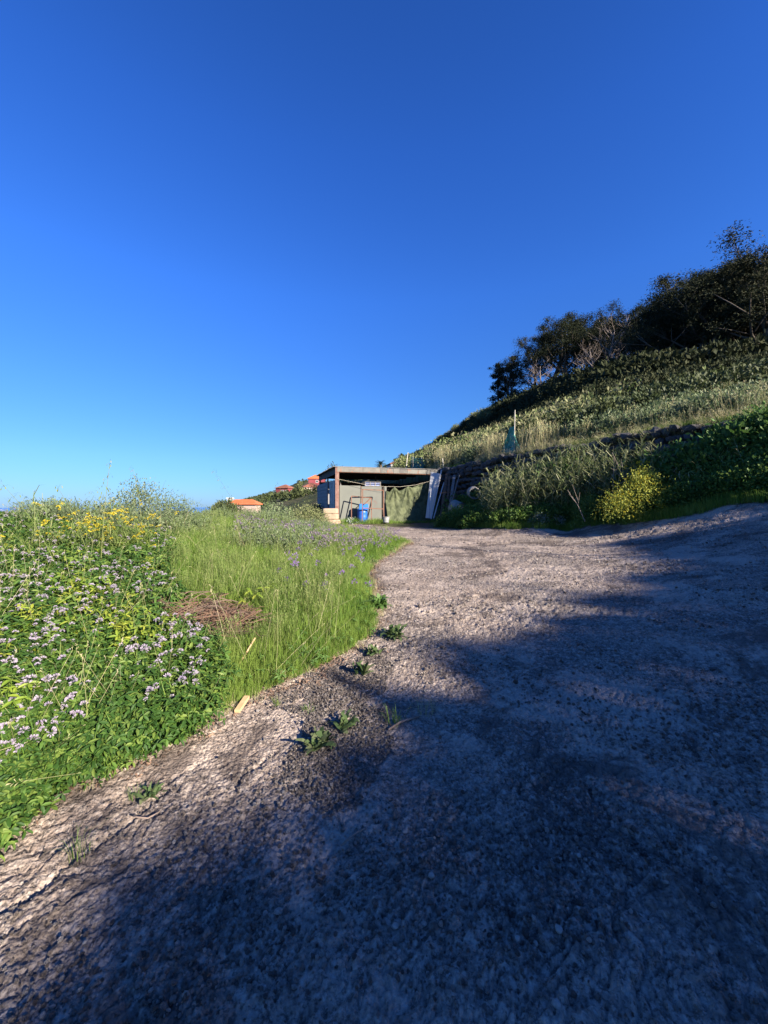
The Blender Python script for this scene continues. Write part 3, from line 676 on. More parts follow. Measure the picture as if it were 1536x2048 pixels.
# small dark trees between the houses
# ---------------------------------------------------------------- plants: shapes
class LS:
    """triangles of leaves, blades and stems"""
    def __init__(s): s.v = []; s.f = []; s.n = 0
    def strip(s, pts, widths, side):
        """flat tapering blade along pts"""
        side = Vector(side).normalized(); b0 = s.n
        for p, w in zip(pts, widths):
            p = Vector(p)
            if w > 0: s.v += [tuple(p - side * w / 2), tuple(p + side * w / 2)]; s.n += 2
            else: s.v.append(tuple(p)); s.n += 1
        i = b0; k = len(pts)
        for q in range(k - 1):
            if widths[q + 1] > 0 and widths[q] > 0: s.f += [(i, i + 1, i + 3), (i, i + 3, i + 2)]; i += 2
            elif widths[q] > 0: s.f.append((i, i + 1, i + 2))
            else: s.f.append((i, i + 2, i + 1)); i += 1
    def leaf(s, p, d, up, L, W, fold=.25, droop=.2):
        """pointed oval leaf folded along its rib: 6 triangles"""
        d = Vector(d).normalized(); up = Vector(up); up = (up - d * up.dot(d)).normalized() if (up - d * up.dot(d)).length > 1e-4 else d.orthogonal(); sd = d.cross(up)
        p = Vector(p); b = s.n
        c1 = p + d * L * .35; c2 = p + d * L * .72 - up * L * droop * .35; tip = p + d * L - up * L * droop
        l1 = c1 + sd * W * .46 + up * W * fold; r1 = c1 - sd * W * .46 + up * W * fold
        l2 = c2 + sd * W * .40 + up * W * fold * .8; r2 = c2 - sd * W * .40 + up * W * fold * .8
        s.v += [tuple(q) for q in (p, c1, c2, tip, l1, l2, r1, r2)]; s.n += 8
        s.f += [(b, b + 1, b + 4), (b + 1, b + 2, b + 5), (b + 1, b + 5, b + 4), (b + 2, b + 3, b + 5), (b, b + 6, b + 1), (b + 1, b + 6, b + 7), (b + 1, b + 7, b + 2), (b + 2, b + 7, b + 3)]
    def tri(s, a, b, c): s.v += [tuple(a), tuple(b), tuple(c)]; s.f.append((s.n, s.n + 1, s.n + 2)); s.n += 3
    def mesh(s, name, mat): return mesh_np(name, s.v, s.f, [mat] if not isinstance(mat, list) else mat, False)
U = random.uniform
def rdir(el0, el1):
    a = U(0, 2 * math.pi); e = U(el0, el1); return Vector((math.cos(a) * math.cos(e), math.sin(a) * math.cos(e), math.sin(e)))

M_grass = foliage('green_grass', [(.060, .125, .018), (.11, .20, .028), (.08, .165, .022), (.15, .24, .04), (.22, .26, .075)], .35, .5, .2, patch=(.17, .25, .05), patchscale=.9)
M_drygrass = foliage('dry_grass', [(.42, .36, .21), (.34, .31, .17), (.28, .31, .13), (.46, .41, .27)], .3, .7, .15)
M_haygrass = foliage('seeding_grass', [(.13, .195, .05), (.19, .235, .07), (.10, .17, .038), (.25, .26, .105)], .35, .6, .2)
M_clover = foliage('clover_leaf', [(.022, .058, .012), (.042, .098, .017), (.030, .072, .015), (.075, .145, .024), (.14, .20, .04), (.036, .085, .022)], .3, .55, .22)
M_yclover = foliage('yellowing_leaf', [(.14, .22, .025), (.20, .27, .03), (.28, .30, .04), (.12, .20, .025)], .35, .5, .3)
M_weed = foliage('broad_weed_leaf', [(.055, .12, .025), (.085, .16, .035), (.07, .13, .03)], .3, .55, .25)
M_dusty = foliage('dusty_weed_leaf', [(.05, .085, .03), (.08, .12, .045), (.035, .065, .022), (.11, .13, .06)], .2, .7, .15)
M_greybush = foliage('grey_green_leaf', [(.09, .135, .06), (.14, .185, .085), (.07, .10, .045), (.19, .22, .13)], .25, .6, .2)
M_scrub = foliage('scrub_leaf', [(.065, .10, .032), (.12, .15, .055), (.16, .18, .08), (.24, .24, .13), (.08, .08, .045)], .2, .7, .15)
M_darkscrub = foliage('dark_scrub_leaf', [(.025, .04, .014), (.045, .06, .022), (.06, .075, .03)], .15, .6, .2)
M_silver = foliage('silver_leaf', [(.22, .27, .22), (.30, .34, .29), (.18, .23, .19)], .2, .6, .2)
M_euc = foliage('eucalyptus_leaf', [(.012, .019, .009), (.019, .026, .013), (.028, .034, .017), (.045, .046, .026)], .12, .75, .1)
M_twig = simple('grey_brown_twig', (.16, .12, .095), (.26, .20, .16), 8, .9, .002)
M_drystalk = foliage('dry_brown_stalk', [(.13, .075, .055), (.20, .125, .085), (.27, .19, .13), (.10, .065, .05), (.16, .12, .10)], .05, .8, .15)
M_lilac = foliage('lilac_petal', [(.32, .27, .35), (.40, .36, .42), (.26, .21, .31), (.45, .42, .45)], .3, .6, .2)
M_purple = foliage('purple_petal', [(.13, .07, .24), (.18, .11, .29), (.20, .14, .26)], .3, .6, .2)
M_mauve = foliage('mauve_petal', [(.20, .15, .22), (.26, .20, .27), (.15, .10, .19), (.30, .29, .22)], .3, .6, .2)
M_yellow = foliage('yellow_petal', [(.52, .43, .02), (.46, .36, .015), (.55, .48, .06)], .3, .6, .2)
M_paleyellow = foliage('pale_yellow_petal', [(.66, .62, .25), (.60, .58, .32)], .3, .6, .2)

def tuft(n, h, spread, w, lean=.5, hv=.5):
    s = LS()
    for _ in range(n):
        r = spread * math.sqrt(random.random()); a = U(0, 6.283); p = Vector((r * math.cos(a), r * math.sin(a), -.02)); L = h * U(1 - hv, 1)
        d = rdir(.0, .0); cur = U(.1, lean); az = Vector((math.cos(a + U(-1, 1)), math.sin(a + U(-1, 1)), 0)); sd = Vector((-az.y, az.x, 0)); ww = w * U(.6, 1.2)
        pts = [p, p + az * L * cur * .15 + Vector((0, 0, L * .4)), p + az * L * cur * .45 + Vector((0, 0, L * .75)), p + az * L * cur + Vector((0, 0, L * (1 - .25 * cur)))]
        s.strip(pts, [ww, ww * .9, ww * .6, 0], sd)
    return s
def seedheads(s, n, h, spread, w):
    """slender stems that end in a spikelet"""
    for _ in range(n):
        r = spread * math.sqrt(random.random()); a = U(0, 6.283); p = Vector((r * math.cos(a), r * math.sin(a), 0)); L = h * U(.75, 1.1); az = rdir(0, 0); sd = Vector((-az.y, az.x, 0)); c = U(.05, .25)
        pts = [p, p + az * L * c * .3 + Vector((0, 0, L * .5)), p + az * L * c + Vector((0, 0, L))]
        s.strip(pts, [w * .6, w * .5, w * .4], sd)
        q = pts[-1]
        for k in range(5):
            t_ = q + Vector((0, 0, k * w * 2.2)); dd = (rdir(.5, 1.3)) * w * 4
            s.tri(t_, t_ + dd + sd * w * .8, t_ + dd * 1.2 - sd * w * .8)
    return s
def clover(n, h, spread, ll):
    s = LS()
    for _ in range(n):
        r = spread * math.sqrt(random.random()); a = U(0, 6.283); out = Vector((math.cos(a), math.sin(a), 0)); z = h * U(.25, 1) * (1 - .35 * (r / spread) ** 2)
        tip = out * r * 1.1 + Vector((U(-.03, .03), U(-.03, .03), z)); base = out * r * .5
        sd = Vector((-out.y, out.x, 0)); s.strip([base, base.lerp(tip, .5) + out * .01, tip], [.003, .003, .002], sd)
        n0 = (Vector((0, 0, 1)) + out * U(-.2, .8) + rdir(-.5, .5) * .55).normalized(); f = (out + rdir(-.3, .3) * .8); f = (f - n0 * f.dot(n0)).normalized(); lsz = ll * U(.65, 1.15)
        for ang in (0, 1.35, -1.35):
            d = Matrix.Rotation(ang + U(-.15, .15), 3, n0) @ f; s.leaf(tip, d + n0 * U(-.1, .25), n0, lsz * (1.15 if ang == 0 else 1), lsz * .40, U(.05, .3), U(0, .35))
    return s
def flowerhead(size, npet, stem):
    s = LS(); s.strip([(0, 0, 0), (.01, 0, stem * .5), (0, .01, stem)], [.004, .003, .003], (1, 0, 0)); return s
def petals(size, npet, z, flat=.6):
    s = LS()
    for _ in range(npet):
        d = rdir(-.15, 1.5); c = Vector((0, 0, z)) + Vector((d.x, d.y, d.z * flat)) * size * U(.55, .85); dd = d * size * U(.5, .8); sd = d.orthogonal().normalized(); sd = Matrix.Rotation(U(0, 3.1), 3, d) @ sd
        s.tri(c - sd * size * .14, c + sd * size * .14, c + dd); s.tri(c + sd * size * .2, c + dd, c + sd * size * .3 + dd * .9)
    return s
def bush(n, rx, rz, ll, ratio=.4, clump=14, gap=.35, top=1.0, stems=0):
    """leaf clumps spread through a ragged mound"""
    s = LS(); nc = max(6, n // clump)
    for _ in range(nc):
        d = rdir(-.05, 1.5); rr_ = U(.35, 1.0) ** .6; c = Vector((d.x * rx, d.y * rx, d.z * rz * top)) * rr_; cr = rx * gap * U(.5, 1)
        for _ in range(clump):
            p = c + rdir(-1.5, 1.5) * cr * random.random() ** .5
            dr = (rdir(-.4, 1.2) + d * .7).normalized(); L = ll * U(.6, 1.2)
            sd = dr.orthogonal().normalized(); sd = Matrix.Rotation(U(0, 3.14), 3, dr) @ sd
            q = p + dr * L * .5
            b = s.n; s.v += [tuple(p), tuple(q + sd * L * ratio * .5), tuple(p + dr * L), tuple(q - sd * L * ratio * .5)]; s.n += 4; s.f += [(b, b + 1, b + 2), (b, b + 2, b + 3)]
    for _ in range(stems):
        d = rdir(.4, 1.4); L = rz * U(.8, 1.4); az = Vector((-d.y, d.x, 0)); s.strip([(0, 0, 0), d * L * .5 + Vector((0, 0, .05)), d * L], [.02, .014, .008], az if az.length > .01 else (1, 0, 0))
    return s
def merged(parts_):
    o_ = LS()
    for s_, off in parts_:
        b_ = o_.n; o_.v += [(v[0] + off[0], v[1] + off[1], v[2] + off[2]) for v in s_.v]; o_.f += [tuple(i + b_ for i in t_) for t_ in s_.f]; o_.n += s_.n
    return o_
def reed(n, h, w):
    """upright stems with long drooping leaves"""
    s = LS()
    for _ in range(n):
        p = Vector((U(-.35, .35), U(-.35, .35), 0)); L = h * U(.6, 1.1); t_ = rdir(1.2, 1.5); sd = t_.orthogonal().normalized()
        s.strip([p, p + t_ * L * .5, p + t_ * L], [w * .5, w * .4, w * .2], sd)
        for k in range(9):
            q = p + t_ * L * (.25 + .75 * k / 9); d = rdir(.3, .9); az = Vector((-d.y, d.x, 0)).normalized(); Ll = h * U(.22, .4)
            s.strip([q, q + d * Ll * .5, q + d * Ll * .9 - Vector((0, 0, Ll * .35))], [w, w * .8, 0], az)
    return s

_pc = {}
def protos(name, shapes, mat):
    c = bpy.data.collections.new(name); 
    for i, s in enumerate(shapes):
        me = s.mesh(name, mat) if isinstance(s, LS) else s
        c.objects.link(bpy.data.objects.new(name, me))
    return (c, len(shapes))
def scatter(name, coll, pts, scl, label, tilt=.15, rz=None, sq=None):
    """one object of uncountable plants: a point cloud that carries copies of a few shapes"""
    c, k = coll; pts = np.asarray(pts, dtype=np.float32); n = len(pts)
    me = bpy.data.meshes.new(name); me.vertices.add(n); me.vertices.foreach_set('co', pts.ravel())
    a = me.attributes.new('rot', 'FLOAT_VECTOR', 'POINT'); rot = np.stack([rng.normal(0, tilt, n), rng.normal(0, tilt, n), rng.random(n) * 6.283], -1).astype(np.float32); a.data.foreach_set('vector', rot.ravel())
    s3 = np.stack([scl, scl, scl if sq is None else scl * sq], -1).astype(np.float32)
    a = me.attributes.new('scl', 'FLOAT_VECTOR', 'POINT'); a.data.foreach_set('vector', s3.ravel())
    a = me.attributes.new('pick', 'INT', 'POINT'); a.data.foreach_set('value', rng.integers(0, k, n).astype(np.int32))
    o = bpy.data.objects.new(name, me); link(o); tag(o, label, None, None, 'stuff')
    g = bpy.data.node_groups.new(name, 'GeometryNodeTree')
    g.interface.new_socket('Geometry', in_out='INPUT', socket_type='NodeSocketGeometry'); g.interface.new_socket('Geometry', in_out='OUTPUT', socket_type='NodeSocketGeometry')
    gi = g.nodes.new('NodeGroupInput'); go = g.nodes.new('NodeGroupOutput'); ip = g.nodes.new('GeometryNodeInstanceOnPoints'); ci = g.nodes.new('GeometryNodeCollectionInfo')
    ci.inputs['Collection'].default_value = c; ci.inputs['Separate Children'].default_value = True; ci.inputs['Reset Children'].default_value = True
    def att(nm, ty):
        q = g.nodes.new('GeometryNodeInputNamedAttribute'); q.data_type = ty; q.inputs['Name'].default_value = nm; return q.outputs['Attribute']
    L = g.links.new
    L(gi.outputs[0], ip.inputs['Points']); L(ci.outputs[0], ip.inputs['Instance']); ip.inputs['Pick Instance'].default_value = True
    L(att('pick', 'INT'), ip.inputs['Instance Index']); L(att('rot', 'FLOAT_VECTOR'), ip.inputs['Rotation']); L(att('scl', 'FLOAT_VECTOR'), ip.inputs['Scale']); L(ip.outputs[0], go.inputs[0])
    m = o.modifiers.new('scatter', 'NODES'); m.node_group = g
    return o
def sample(n, pxr, Yr, mask=None, power=1.0, off_road=True):
    """n random ground points inside a field given by bearings and distances; denser near the viewpoint"""
    out = []; tot = 0; tries = 0
    while tot < n and tries < 60:
        tries += 1; m = n * 2
        u = rng.random(m)
        Y = Yr[0] * (Yr[1] / Yr[0]) ** u if power == 1 else (Yr[0] ** (1 - power) + u * (Yr[1] ** (1 - power) - Yr[0] ** (1 - power))) ** (1 / (1 - power))
        px = pxr[0] + rng.random(m) * (pxr[1] - pxr[0]); x = (px - 768) / F * Y
        k = np.ones(m, bool)
        if off_road: k &= ~road_mask(x, Y)
        if mask is not None: k &= mask(x, Y, px)
        out.append(np.stack([x[k], Y[k]], -1)); tot += int(k.sum())
    p = np.concatenate(out)[:n]; z = H(p[:, 0], p[:, 1]); return np.column_stack([p, z])
def sc_range(n, a, b): return a + (b - a) * rng.random(n)
def mk(s, name, mat, loc, label, cat, group=None, rz=0, scale=1, part=None):
    o = bpy.data.objects.new(name, s.mesh(name, mat) if isinstance(s, LS) else s); link(o); o.location = loc; o.rotation_euler = (0, 0, rz); o.scale = (scale,) * 3; return tag(o, label, cat, group)
def gp(px, py, **k): x, y, z = ground_at(px, py, **k); return Vector((x, y, z))

# ---------------------------------------------------------------- left bank
def left_side(x, y): return x < np.interp(y, [0, 3, 5, 7, 10, 14, 18, 22, 40], [-.6, .2, .6, .6, 1.1, -.2, -1.6, -3.2, -6])
def clover_zone(x, y, px):
    j = 45 * noise2(x * .9, y * .9) ; lim = np.interp(y, [1.5, 2.3, 3, 4, 5, 7, 12], [330, 400, 425, 330, 320, 330, 60])
    return (px < lim + j) & left_side(x, y)
def grass_zone(x, y, px): return ~clover_zone(x, y, px - 25) & left_side(x, y)
pile_c = gp(400, 1205); 
def off_pile(x, y): 
    return ((x - PC[0]) / .54) ** 2 + ((y - PC[1]) / .42) ** 2 > 1
PC = (-1.75, 3.75)

C_grass = protos('grass_tuft', [tuft(34, U(.26, .36), .10, .0052, .55) for _ in range(5)], M_grass)
C_hay = protos('hay_tuft', [seedheads(tuft(18, .38, .10, .005, .45), 11, .50, .10, .0058) for _ in range(4)], M_haygrass)
C_dry = protos('dry_tuft', [tuft(26, .20, .12, .004, 1.0) for _ in range(3)], M_drygrass)
C_clover = protos('clover_plant', [clover(38, .32, .20, .050) for _ in range(6)], M_clover)
C_yel = protos('yellow_clover_plant', [clover(26, .30, .18, .045) for _ in range(3)], M_yclover)
C_lil = protos('lilac_head', [petals(.019, 34, .0) for _ in range(3)], M_lilac)
C_weed = protos('weed_plant', [clover(18, .20, .14, .05) for _ in range(3)], M_weed)

def hole(x, y, px): return off_pile(x, y)
p = sample(9500, (-120, 470), (1.3, 12), lambda x, y, px: clover_zone(x, y, px) & hole(x, y, px), power=1.25)
scatter('clover', C_clover, p, sc_range(len(p), .6, 1.25) * np.interp(p[:, 1], [1.6, 3.5], [.68, 1.0]), 'dense broad leaved clover covering the near left bank')
p = sample(85, (-60, 430), (2.2, 9), lambda x, y, px: clover_zone(x, y, px) & hole(x, y, px) & (noise2(x * 1.7 + 5, y * 1.7) > .22)); p[:, 2] += .10
scatter('yellowing_clover', C_yel, p, sc_range(len(p), .8, 1.2), 'patches of yellow green leaves among the clover')
p = sample(1200, (-80, 450), (1.5, 10), lambda x, y, px: clover_zone(x, y, px - 15) & hole(x, y, px) & (noise2(x * 2.2, y * 2.2) > -.25), power=1.3); p[:, 2] += sc_range(len(p), .28, .42) * np.interp(p[:, 1], [1.6, 3.5], [.72, 1.0])
scatter('clover_blossoms', C_lil, p, sc_range(len(p), .6, 1.25) * np.interp(p[:, 1], [2, 5], [.85, .8]), 'pale lilac blossom heads sprinkled over the clover', .4)
p = sample(11500, (-60, 840), (1.7, 20), lambda x, y, px: grass_zone(x, y, px) & hole(x, y, px))
dens = sc_range(len(p), .65, 1.2) * np.interp(p[:, 1], [2, 4, 10, 13, 16], [.62, 1.0, 1.1, .7, .4])
edge = poly_dist(p[:, 0], p[:, 1], ROAD); dens *= np.interp(edge, [0, .45], [.5, 1.0])
scatter('green_grass', C_grass, p, dens, 'bright green grass growing thick over the bank')
p = sample(2100, (150, 820), (2.6, 20), lambda x, y, px: grass_zone(x, y, px) & hole(x, y, px) & (noise2(x * .7, y * .7) > -.25) & (poly_dist(x, y, ROAD) > .35))
scatter('seeding_grass', C_hay, p, sc_range(len(p), .7, 1.15) * np.interp(p[:, 1], [2, 5, 11, 13, 16], [.65, .75, .8, .5, .3]), 'yellow green seeding grass on the bank')
# dry fringe along the road edge
pe = []
for (x0, y0), (x1, y1) in zip(ROAD[1:20], ROAD[2:21]):
    L_ = math.hypot(x1 - x0, y1 - y0)
    for _ in range(int(L_ * 26) + 1):
        t_ = U(0, 1); pe.append((x0 + (x1 - x0) * t_ + random.gauss(-.03, .06), y0 + (y1 - y0) * t_ + random.gauss(.03, .06)))
pe = np.array(pe); pe = np.column_stack([pe, H(pe[:, 0], pe[:, 1])])
scatter('dry_grass', C_dry, pe, sc_range(len(pe), .2, .7), 'dry straw coloured grass along the edge of the track', .45)
lit = LS()
for _ in range(9):
    c_ = Vector((U(-.04, .04), U(-.04, .04), .004)); d_ = rdir(-.2, .3); lit.leaf(c_, d_, (U(-.5, .5), U(-.5, .5), 1), U(.012, .035), U(.004, .012), .1, .2)
pl_ = []
for (x0, y0), (x1, y1) in zip(ROAD[2:20], ROAD[3:21]):
    for _ in range(int(math.hypot(x1 - x0, y1 - y0) * 70)): t_ = U(0, 1); pl_.append((x0 + (x1 - x0) * t_ + random.gauss(.05, .07), y0 + (y1 - y0) * t_ + random.gauss(-.04, .07)))
pl_ = np.array(pl_); pl_ = np.column_stack([pl_, H(pl_[:, 0], pl_[:, 1]) + .008])
scatter('verge_litter', protos('litter', [lit], M_drystalk), pl_, sc_range(len(pl_), .5, 1.5), 'dry leaf and stem litter along the edge of the track', .3)
p = sample(80, (60, 830), (1.8, 14), lambda x, y, px: grass_zone(x, y, px) & (poly_dist(x, y, ROAD) < .45) & hole(x, y, px))
scatter('verge_weeds', C_weed, p, sc_range(len(p), .5, 1.1), 'small leafy weeds at the foot of the grass')
# vetch: mauve haze of flowers near the track and grey stems
C_vetch = protos('vetch_head', [petals(.035, 16, .0, 1.5) for _ in range(3)], M_purple)
C_mauve = protos('mauve_head', [petals(.04, 16, .0, 1.5) for _ in range(3)], M_mauve)
p = sample(60, (560, 800), (4.6, 12), lambda x, y, px: left_side(x, y)); p[:, 2] += sc_range(len(p), .28, .46)
scatter('purple_vetch', C_vetch, p, sc_range(len(p), .7, 1.2), 'purple vetch flowers in the grass beside the track', .4)
p = sample(1000, (470, 800), (7.5, 19), lambda x, y, px: left_side(x, y) & (noise2(x * .8, y * .8) > -.35)); p[:, 2] += sc_range(len(p), .2, .42) * np.interp(p[:, 1], [8, 12, 16], [1.2, .7, .3])
scatter('mauve_flowers', C_mauve, p, sc_range(len(p), .6, 1.15), 'mauve and cream flower spikes thick over the far grass', .4)
C_grey = protos('grey_shrublet', [bush(420, .42, .55, .055, .35, 14, .4, 1, 6) for _ in range(4)], M_greybush)
p = sample(460, (50, 660), (6.8, 17), lambda x, y, px: left_side(x, y) & (noise2(x * .35 + 9, y * .35) > -.1))
scatter('grey_herbs', C_grey, p, sc_range(len(p), .6, 1.15) * np.interp(p[:, 1], [8, 12, 17], [1, .8, .45]), 'grey green herbs crowding the top of the bank')
# mustard: yellow
C_mus = protos('mustard_head', [petals(.019, 20, .0, .8) for _ in range(3)], M_yellow)
C_muss = protos('mustard_plant', [reed(7, .8, .010) for _ in range(3)], M_haygrass)
def mus(px_, Y_, n, sx, sy):
    v = P(px_, 1012, Y_); q = np.column_stack([rng.normal(v.x, sx, n), rng.normal(v.y, sy, n)]); return np.column_stack([q, H(q[:, 0], q[:, 1])])
p = np.vstack([mus(165, 5.2, 26, .35, .3), mus(238, 5.6, 42, .28, .3), mus(110, 5.5, 6, .4, .3)])
scatter('mustard_stems', C_muss, p[::3], sc_range(len(p[::3]), .8, 1.1), 'green stems of the yellow mustard at the top left')
p[:, 2] += np.clip(rng.normal(.60, .13, len(p)), .3, .85)
p2 = np.vstack([p, p + np.column_stack([rng.normal(0, .05, (len(p), 2)), rng.normal(0, .04, len(p))]), p + np.column_stack([rng.normal(0, .04, (len(p), 2)), rng.normal(0, .04, len(p))])])
scatter('mustard_flowers', C_mus, p2, sc_range(len(p2), .6, 1.25), 'bright yellow mustard flowers at the top of the clover bank', .4)
p = sample(160, (560, 330), (4, 10), lambda x, y, px: left_side(x, y)); 
# bushes one can point at
def gbush(px, Y, r, h, mat, n, ll, label, seed, cat='bush', name='bush', ratio=.4, sink=.05, clump=14):
    random.seed(seed); v = P(px, 1012, Y); z = Hs(v.x, v.y) - sink
    return mk(bush(n, r, h, ll, ratio, clump, .38, 1, 10), name, mat, (v.x, v.y, z), label, cat)
gbush(285, 8.2, .95, 1.05, M_greybush, 5200, .055, 'rounded grey green bush standing highest on the left bank behind the mustard', 5)
gbush(352, 9.2, .7, .78, M_greybush, 2800, .055, 'lower grey green bush right of the highest one on the bank', 6)
gbush(545, 13, .9, .7, M_greybush, 2600, .07, 'pale scrubby bush in front of the orange roof', 7)
gbush(612, 17.5, 1.1, .78, M_scrub, 4200, .08, 'dark arching bramble left of the tan block stack', 8)
gbush(580, 21, 1.1, .8, M_darkscrub, 3000, .10, 'shaded bush below the cream house', 9)
gbush(634, 23, .9, 1.0, M_darkscrub, 3000, .10, 'dark bush against the left wall of the shed', 10)
for i, (px, Y, r, h) in enumerate(((600, 120, 1.5, 5.4), (589, 118, 1.1, 3.4), (668, 140, 4, 9), (655, 60, 1.5, 2.5))):
    random.seed(30 + i); v = P(px, 1012, Y); mk(bush(900, r, h, .55, .5, 14, .4), 'garden_tree', M_darkscrub if i else M_scrub, (v.x, v.y, Hs(v.x, v.y) - .5), ('green rounded tree between the red and cream houses', 'small dark tree beside the red house', 'tree behind the shed roof on the left', 'low tree behind the left shed wall')[i], 'tree')
random.seed(41); v = P(437, 1012, 260); mk(bush(1800, 4, 6, 1.0, .6, 20, .4), 'rocky_knoll_scrub', M_scrub, (v.x, v.y, 1012 * 0 + EYE - 2 / F * 260 - 3), 'small scrub covered knoll on the far skyline left of the orange roof', 'knoll')

# tall wild oat stalks against the sky
def oat(h, lean, seed):
    random.seed(seed); s = LS(); pts = [Vector((0, 0, 0))]; n = 9; d = Vector((lean * .2, 0, 1))
    for i in range(n): d = (d + Vector((lean * .09, U(-.02, .02), 0))).normalized(); pts.append(pts[-1] + d * h / n)
    s.strip(pts, [.009 - .0006 * i for i in range(n + 1)], (1, .2, 0)); s.strip(pts, [.007 - .0004 * i for i in range(n + 1)], (0, 1, 0))
    for i in range(5, n + 1):
        for k in range(4):
            q = pts[i] + Vector((0, 0, U(-.04, .04))); dr = rdir(-.2, .8); L = U(.04, .15) * (1.3 - .08 * i); e = q + dr * L - Vector((0, 0, L * .3)); s.strip([q, q.lerp(e, .6) + Vector((0, 0, .02)), e], [.003, .0026, .002], (0, 1, 0) if abs(dr.x) > .5 else (1, 0, 0))
            s.leaf(e, Vector((dr.x * .4, dr.y * .4, -.8)), (dr.x, dr.y, .3), U(.03, .045), .012, .2, .1)
    return s
for i, (px, top, Y, ln) in enumerate(((128, 912, 4.3, -.9), (132, 985, 4.6, .5), (200, 932, 4.6, .1), (192, 965, 4.4, -.6), (75, 975, 3.9, -1.3), (290, 942, 6.0, -.2), (275, 955, 6.2, -1.0), (497, 930, 8.2, -.7), (470, 945, 8.6, -1.6), (512, 965, 8.4, .5), (4, 1000, 3.6, -.2), (108, 955, 4.1, -1.2))):
    v = P(px, 1012, Y); z = Hs(v.x, v.y); zt = EYE + (HZ - top) / F * Y; h = zt - z
    mk(oat(h * 1.03, ln, 50 + i), 'oat_stalk', M_haygrass, (v.x, v.y, z), ('tall wild oat stalk, highest of those against the sky at far left', 'wild oat stalk leaning right beside the tallest one', 'upright wild oat stalk above the mustard flowers', 'wild oat stalk leaning left above the mustard', 'drooping oat stalk low against the pale sky at far left', 'thin oat stalk above the rounded grey bush', 'oat stalk drooping left of the rounded grey bush', 'tall thin grass stalk above the orange roof', 'faint drooping grass stalk left of the orange roof', 'short grass stalk above the left end of the orange roof', 'grass stalk at the left border beside the sea', 'drooping oat stalk just left of the tallest one')[i], 'wild oat', 'wild oat stalks standing above the bank')

# heap of dry stalks
random.seed(77); hp_ = LS(); PZ = Hs(*PC)
for i in range(520):
    a = U(0, 6.28); r = math.sqrt(random.random()); c = Vector((PC[0] + math.cos(a) * r * .54, PC[1] + math.sin(a) * r * .42, PZ + .06 + .22 * (1 - r * r) * random.random() ** .5 + .02)); d = rdir(-.15, .25); d = (d + Vector((.5, .2, 0)) * (1 if random.random() < .5 else -1)).normalized(); L = U(.12, .55); bow = U(-.08, .12)
    az = d.cross(Vector((0, 0, 1))).normalized(); w = U(.004, .009)
    for sd in (az, Vector((0, 0, 1))): hp_.strip([c - d * L / 2, c - d * L * .17 + Vector((0, 0, bow * .7)) + az * bow * .4, c + d * L * .17 + Vector((0, 0, bow * .7)) + az * bow * .4, c + d * L / 2], [w, w, w, w * .6], sd)
for i in range(26):
    a0 = U(0, 3.14); q = [Vector((PC[0] - .15 + math.cos(a0 + t_) * U(.18, .30) * 1.3, PC[1] + .05 + math.sin(a0 + t_) * .24, PZ + .26 + .1 * math.sin(t_ * 2 + i))) for t_ in np.linspace(0, 2.2, 8)]
    hp_.strip(q, [.007] * 8, (0, 0, 1)); hp_.strip(q, [.007] * 8, (1, 0, 0))
mk(hp_, 'dry_stalk_heap', M_drystalk, (0, 0, 0), 'heap of dry brown stalks lying in the grass and clover', 'stalk heap')
random.seed(78); s_ = LS()
v = gp(430, 1180)
mk(clover(60, .34, .30, .06), 'yellowing_plant', M_yclover, (PC[0] + .28, PC[1] + .62, PZ - .02), 'yellow leaved plant just behind the dry stalk heap', 'plant', scale=1.2)
mk(clover(46, .25, .24, .055), 'yellowing_plant', M_yclover, (-2.30, 2.35, Hs(-2.30, 2.35) + .1), 'bright yellow green plant at the left border of the clover', 'plant')

# weeds on the track
def rosette(n, L, W, seed, up=.35):
    random.seed(seed); s = LS()
    hubs = [Vector((U(-.4, .4) * L, U(-.4, .4) * L, 0)) for _ in range(3)] + [Vector((0, 0, 0))]
    for i in range(int(n * 1.5)):
        d = rdir(up - .35, up + .75); az = Vector((d.x, d.y, 0)).normalized(); sd = Vector((-az.y, az.x, U(-.5, .5))); l_ = L * U(.35, 1.1); w_ = W * U(.5, 1.15); b_ = random.choice(hubs); tw = Vector((U(-.25, .25), U(-.25, .25), 0)) * l_
        q = [b_, b_ + d * l_ * .3, b_ + d * l_ * .62 + tw * .5, b_ + d * l_ * .85 + tw - Vector((0, 0, l_ * .12)), b_ + d * l_ + tw * 1.3 - Vector((0, 0, l_ * U(.15, .45)))]
        s.strip(q, [w_ * .25, w_ * .8, w_, w_ * .65, 0], sd)
    return s
for i, (px, py, n, L, W, up, m_, lab, cat) in enumerate([
    (642, 1497, 42, .125, .036, .55, M_dusty, 'largest leafy rosette growing out of the middle of the track', 'weed'),
    (682, 1458, 26, .11, .030, .5, M_dusty, 'smaller rosette touching the upper right of the largest one', 'weed'),
    (728, 1352, 26, .14, .034, .8, M_dusty, 'upright weed just right of the grass corner', 'weed'),
    (750, 1312, 24, .13, .032, .7, M_dusty, 'weed between the upright one and the spreading one', 'weed'),
    (790, 1280, 44, .17, .045, .6, M_dusty, 'spreading weed farthest up the line of weeds on the track', 'weed'),
    (757, 1214, 60, .20, .062, .6, M_weed, 'broad leaved plant hanging over the bend of the verge', 'weed'),
    (300, 1602, 26, .07, .020, .5, M_dusty, 'small dark rosette in the crack at lower left', 'weed')]):
    v = gp(px, py); mk(rosette(n, L, W, 90 + i, up), 'weed', m_, v + Vector((0, 0, .01)), lab, cat, 'weeds growing on the track', rz=i)
